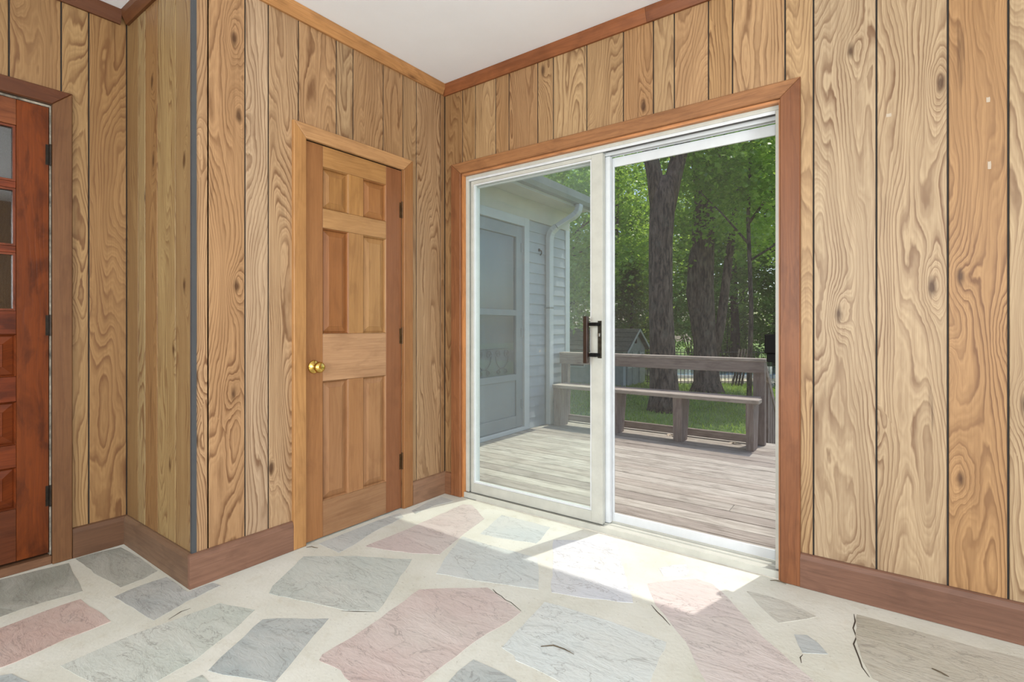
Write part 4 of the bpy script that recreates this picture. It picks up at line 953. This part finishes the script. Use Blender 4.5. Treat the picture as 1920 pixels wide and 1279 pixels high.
for x, y_, h, cr, tr, lab in FT:
    b = Vector((x, y_, ZG)); wob = [random.uniform(-0.25, 0.25) for _ in range(4)]
    tk = [((x, y_, ZG), tr * 1.4), ((x + wob[0] * 0.4, y_, ZG + h * 0.2), tr), ((x + wob[1], y_ + wob[2], ZG + h * 0.5), tr * 0.8), ((x + wob[1] * 1.5, y_ + wob[3], ZG + h * 0.9), tr * 0.25)]
    lb = []
    for j in range(4):
        a = random.uniform(0, 6.28); z0 = h * random.uniform(0.25, 0.6)
        lb.append([((x + wob[0] * 0.5, y_, ZG + z0), tr * 0.45), ((x + math.cos(a) * cr * 0.5, y_ + math.sin(a) * cr * 0.5, ZG + z0 + 0.8), tr * 0.3), ((x + math.cos(a) * cr * 0.9, y_ + math.sin(a) * cr * 0.9, ZG + z0 + 1.3), tr * 0.12)])
    maple('forest_tree', b, tk, lb, [((x, y_, ZG + h * 0.55), (cr, cr, h * 0.46), 82)], lab, 'leaf_b', (0, 160), 0.13 if y_ < 20 else 0.165, 0.46, group='forest trees behind the yard')
# conifer by the shed
cx_, cy_ = -4.9, 14.6
con = props(empty('conifer', (cx_, cy_, ZG)), 'light green conifer standing behind the shed roof', 'tree')
tube('trunk', [(cx_, cy_, ZG), (cx_, cy_, 3.6)], [0.12, 0.02], M['bark2'], con, 8)
cc = []
for i in range(90):
    z = rng.uniform(0.05, 1.0); a = rng.uniform(0, 6.28); r = (1 - z) * 1.15 * math.sqrt(rng.uniform(0.4, 1))
    cc.append((cx_ + math.cos(a) * r, cy_ + math.sin(a) * r, ZG + 0.1 + z * 4.0))
f = link_mesh('foliage', leaf_mesh('foliage', cc, 80, 0.16, 0.10, 0.6, 1.2), M['leaf_c'], con); f['kind'] = 'stuff'
# undergrowth along the wood edge
for i, (x, y_, r) in enumerate(((-3.6, 22.4, 1.5), (0.4, 21.9, 1.4), (2.1, 20.0, 1.3), (-5.8, 17.2, 1.3), (-8.2, 12.0, 1.2), (-3.6, 24.0, 1.6), (-9.8, 15.6, 1.5), (-8.0, 31.0, 2.6), (-2.0, 32.0, 2.8), (3.5, 30.0, 2.6), (-0.9, 25.6, 1.9), (-6.4, 26.4, 2.2))):
    lab = ('bush behind the fence between the maples', 'bush behind the fence right of the right maple', 'bush at the right edge beyond the lawn', 'bush behind the shed', 'bush left of the shed', 'large distant bush at the wood edge', 'bush far behind the house corner', 'farthest left thicket at the wood edge', 'farthest middle thicket at the wood edge', 'farthest right thicket at the wood edge', 'thicket behind the pool right of the right maple', 'thicket behind the shed roof far back')[i]
    s = props(empty('bush', (x, y_, ZG)), lab, 'bush', 'undergrowth at the wood edge')
    bm = bmesh.new()
    for j in range(5):
        a = j * 1.26; add_tube(bm, [(x, y_, ZG), (x + math.cos(a) * r * 0.3, y_ + math.sin(a) * r * 0.3, ZG + r * 0.8), (x + math.cos(a) * r * 0.6, y_ + math.sin(a) * r * 0.6, ZG + r * 1.5)], [0.03, 0.02, 0.006], 6)
    bm_obj('stem', bm, M['bark2'], s)
    cs = crown_centers((x, y_, ZG + r * 0.95), (r * 1.2, r, r * 0.9), 40, 0.3)
    f = link_mesh('foliage', leaf_mesh('foliage', cs, 80, 0.25, 0.13, 0.6), M['leaf_b'], s); f['kind'] = 'stuff'
# lawn blades
n = 26000
px = rng.uniform(-7, 3.2, n); py = 3.6 + rng.uniform(0, 1, n) ** 0.8 * 13
a = rng.uniform(0, 6.28, n); hh = rng.uniform(0.04, 0.10, n); wv = np.stack([np.cos(a), np.sin(a), np.zeros(n)], 1) * 0.012
base = np.stack([px, py, np.full(n, ZG)], 1); top = base + np.stack([rng.normal(0, 0.03, n), rng.normal(0, 0.03, n), hh], 1)
v = np.empty((n, 3, 3)); v[:, 0] = base - wv; v[:, 1] = base + wv; v[:, 2] = top
me = bpy.data.meshes.new('grass'); me.vertices.add(n * 3); me.vertices.foreach_set('co', v.astype(np.float32).ravel())
me.loops.add(n * 3); me.loops.foreach_set('vertex_index', np.arange(n * 3, dtype=np.int32)); me.polygons.add(n)
me.polygons.foreach_set('loop_start', np.arange(0, n * 3, 3, dtype=np.int32)); me.polygons.foreach_set('loop_total', np.full(n, 3, dtype=np.int32)); me.update(calc_edges=True)
props(link_mesh('grass', me, M['grass']), 'short green grass of the lawn behind the bench', 'grass', None, 'stuff')

# ------------------------------------------------------------------ outside: shed, fence, pool
# local frame of the shed: s along its long side (runs left in the picture), d away
SH = Vector((-4.0, 12.0, ZG))
sa = Vector((-1, 0, 0)); sb = Vector((0, 1, 0))
def S(s, d, z): p = SH + sa * s + sb * d; return (p.x, p.y, ZG + z)
shed = props(empty('garden_shed', SH), 'small grey garden shed with shingled gable roof and white trimmed windows', 'shed')
shw = plain('grey_shed_boards', (150, 158, 156), 0.7, var=0.08, scale=6)
def shed_box(nm, s0, s1, d0, d1, z0, z1, mat, par=None):
    bm = bmesh.new(); add_prism(bm, [S(s0, d0, z0), S(s1, d0, z0), S(s1, d1, z0), S(s0, d1, z0)], (0, 0, z1 - z0)); return bm_obj(nm, bm, mat, par or shed)
shed_box('wall', 0.02, 2.4, 0.02, 1.6, 0, 1.14, shw)
bm = bmesh.new(); add_prism(bm, [S(0.02, 0.02, 1.1401), S(0.02, 1.6, 1.1401), S(0.02, 0.81, 1.70)], sa * 2.38); bm_obj('gable', bm, shw, shed)
for d0, d1, zz0, zz1 in ((-0.12, 0.81, 1.06, 1.735), (1.74, 0.81, 1.06, 1.735)):
    for j in range(5):
        t0, t1 = j / 5, (j + 1) / 5 + 0.02
        bm = bmesh.new()
        a0, a1 = d0 + (d1 - d0) * t0, d0 + (d1 - d0) * min(t1, 1); z0, z1 = zz0 + (zz1 - zz0) * t0, zz0 + (zz1 - zz0) * min(t1, 1)
        add_prism(bm, [S(-0.12, a0, z0 + 0.012), S(-0.12, a1, z1), S(-0.12, a1, z1 + 0.025), S(-0.12, a0, z0 + 0.05)], sa * 2.7); bm_obj('shingle_course', bm, M['shingle'], shed)
for d0, d1 in ((-0.13, 0.81), (1.75, 0.81)):
    bm = bmesh.new(); add_prism(bm, [S(-0.125, d0, 1.00), S(-0.125, d1, 1.69), S(-0.125, d1, 1.75), S(-0.125, d0, 1.06)], -sa * 0.03); bm_obj('rake_board', bm, M['white_trim'], shed)
shed_box('corner_board', 0.0, 0.07, -0.005, 0.0195, 0, 1.14, M['white_trim'])
def shed_win_front(s0, s1, z0, z1):
    w = shed_box('window', s0, s1, -0.012, 0.0195, z0, z1, M['white_trim']); shed_box('pane', s0 + 0.05, s1 - 0.05, -0.016, -0.0125, z0 + 0.05, z1 - 0.05, M['black'], w)
shed_win_front(0.35, 1.05, 0.52, 0.92); shed_win_front(1.35, 2.05, 0.52, 0.92)
for d0, d1 in ((0.12, 0.48), (0.52, 0.88), (1.08, 1.44)):
    dr = shed_box('shutter_panel', -0.012, 0.0195, d0, d1, 0.02, 1.05, shw)
    shed_box('window', -0.02, -0.0122, d0 + 0.03, d1 - 0.03, 0.55, 1.0, M['white_trim'], dr); shed_box('pane', -0.024, -0.0202, d0 + 0.08, d1 - 0.08, 0.60, 0.95, M['black'], dr)
shed_box('gable_vent', -0.01, 0.0195, 0.75, 0.87, 1.3, 1.45, M['black'])
# white bucket hung on a post by the shed
bk = Vector((-3.3, 12.7, ZG))
bp = props(empty('post_with_bucket', bk), 'white bucket with wire handle on a post beside the shed', 'bucket')
tube('post', [tuple(bk), (bk.x, bk.y, 0.28)], 0.035, M['bark2'], bp, 8)
lathe('bucket', (bk.x, bk.y, 0.285), (0, 0, 1), [(0, 0.1), (0.28, 0.13), (0.28, 0.12), (0.03, 0.09)], M['alu_white'], bp, 16)
tube('bucket_handle', [(bk.x - 0.12, bk.y, 0.56), (bk.x - 0.09, bk.y, 0.68), (bk.x, bk.y, 0.73), (bk.x + 0.09, bk.y, 0.68), (bk.x + 0.12, bk.y, 0.56)], 0.012, M['alu_white'], bp, 6)
# iron fence
F0 = Vector((-3.72, 12.9, 0)); F1 = Vector((0.9, 16.3, 0)); Fd = (F1 - F0); FL = Fd.length; Fu = Fd / FL
fence = props(empty('iron_fence', (F0.x, F0.y, ZG)), 'black iron picket fence in front of the pool', 'fence')
def fp_(s, z): p = F0 + Fu * s; return (p.x, p.y, ZG + z)
for z in (0.10, 1.02): tube('fence_rail', [fp_(0, z), fp_(FL, z)], 0.014, M['iron'], fence, 6, False)
pm = None
s = 0.06
while s < FL:
    if pm is None:
        o = tube('picket', [fp_(s, 0.02), fp_(s, 1.12)], 0.010, M['iron'], fence, 5, False); pm = o; s0 = s
    else:
        o = pm.copy(); COL.objects.link(o); o.parent = fence; o.location = Fu * (s - s0)
    s += 0.115
# pool and pale patio behind the fence
P0 = Vector((-2.2, 18.0, ZG)); pu = Vector((0.81, 0.59, 0)); pv = Vector((-0.59, 0.81, 0))
def PP(a, b, z): p = P0 + pu * a + pv * b; return (p.x, p.y, ZG + z)
pool = props(empty('swimming_pool', P0), 'blue swimming pool with pale surround behind the iron fence', 'pool')
bm = bmesh.new(); add_prism(bm, [PP(-3.4, -2.9, 0.004), PP(3.6, -2.9, 0.004), PP(3.6, 3.0, 0.004), PP(-3.4, 3.0, 0.004)], (0, 0, 0.04)); bm_obj('patio', bm, plain('pale_concrete', (214, 204, 188), 0.8, var=0.05), pool)
bm = bmesh.new(); add_prism(bm, [PP(-2.8, -1.6, 0.0445), PP(3.0, -1.6, 0.0445), PP(3.0, 2.4, 0.0445), PP(-2.8, 2.4, 0.0445)], (0, 0, 0.10)); bm_obj('pool_coping', bm, M['alu_white'], pool)
bm = bmesh.new(); add_prism(bm, [PP(-2.6, -1.4, 0.145), PP(2.8, -1.4, 0.145), PP(2.8, 2.2, 0.145), PP(-2.6, 2.2, 0.145)], (0, 0, 0.01)); bm_obj('pool_water', bm, M['water'], pool)
# wooden poles leaning on the fence
for i in range(4):
    s = 2.80 + i * 0.09
    a = Vector(fp_(s - 0.22, 0.0)) + Vector((0.59, -0.81, 0)) * 0.30; b = Vector(fp_(s + 0.12, 1.12)) + Vector((0.59, -0.81, 0)) * 0.02
    lab = ('leftmost wooden pole leaning on the iron fence', 'second wooden pole from the left leaning on the iron fence', 'third wooden pole from the left leaning on the iron fence', 'rightmost wooden pole leaning on the iron fence')[i]
    o = tube('wooden_pole', [tuple(a), tuple((a + b) / 2 + Vector((0.01, 0, 0.01))), tuple(b)], [0.032, 0.030, 0.026], M['bark2'], None, 8)
    props(o, lab, 'pole', 'poles leaning on the fence')
for i, (s, d, r) in enumerate(((3.30, 0.35, 0.16), (3.62, 0.30, 0.20), (3.48, 0.72, 0.13), (3.98, 0.45, 0.17))):
    p = Vector(fp_(s, 0)) + Vector((0.59, -0.81, 0)) * d
    bm = bmesh.new(); bmesh.ops.create_icosphere(bm, subdivisions=2, radius=r)
    for vtx in bm.verts: vtx.co = Vector((vtx.co.x * 1.2, vtx.co.y, vtx.co.z * 0.75)) * (1 + 0.18 * math.sin(vtx.co.x * 31 + i) * math.cos(vtx.co.y * 27 + i * 2)) + p + Vector((0, 0, r * 0.6))
    lab = ('leftmost rock of the pile by the fence', 'largest rock of the pile by the fence', 'small front rock of the pile by the fence', 'rightmost rock of the pile by the fence')[i]
    props(bm_obj('rock', bm, plain('pale_rock', (170, 164, 150), 0.9, var=0.15, scale=9), None), lab, 'rock', 'rocks by the fence')
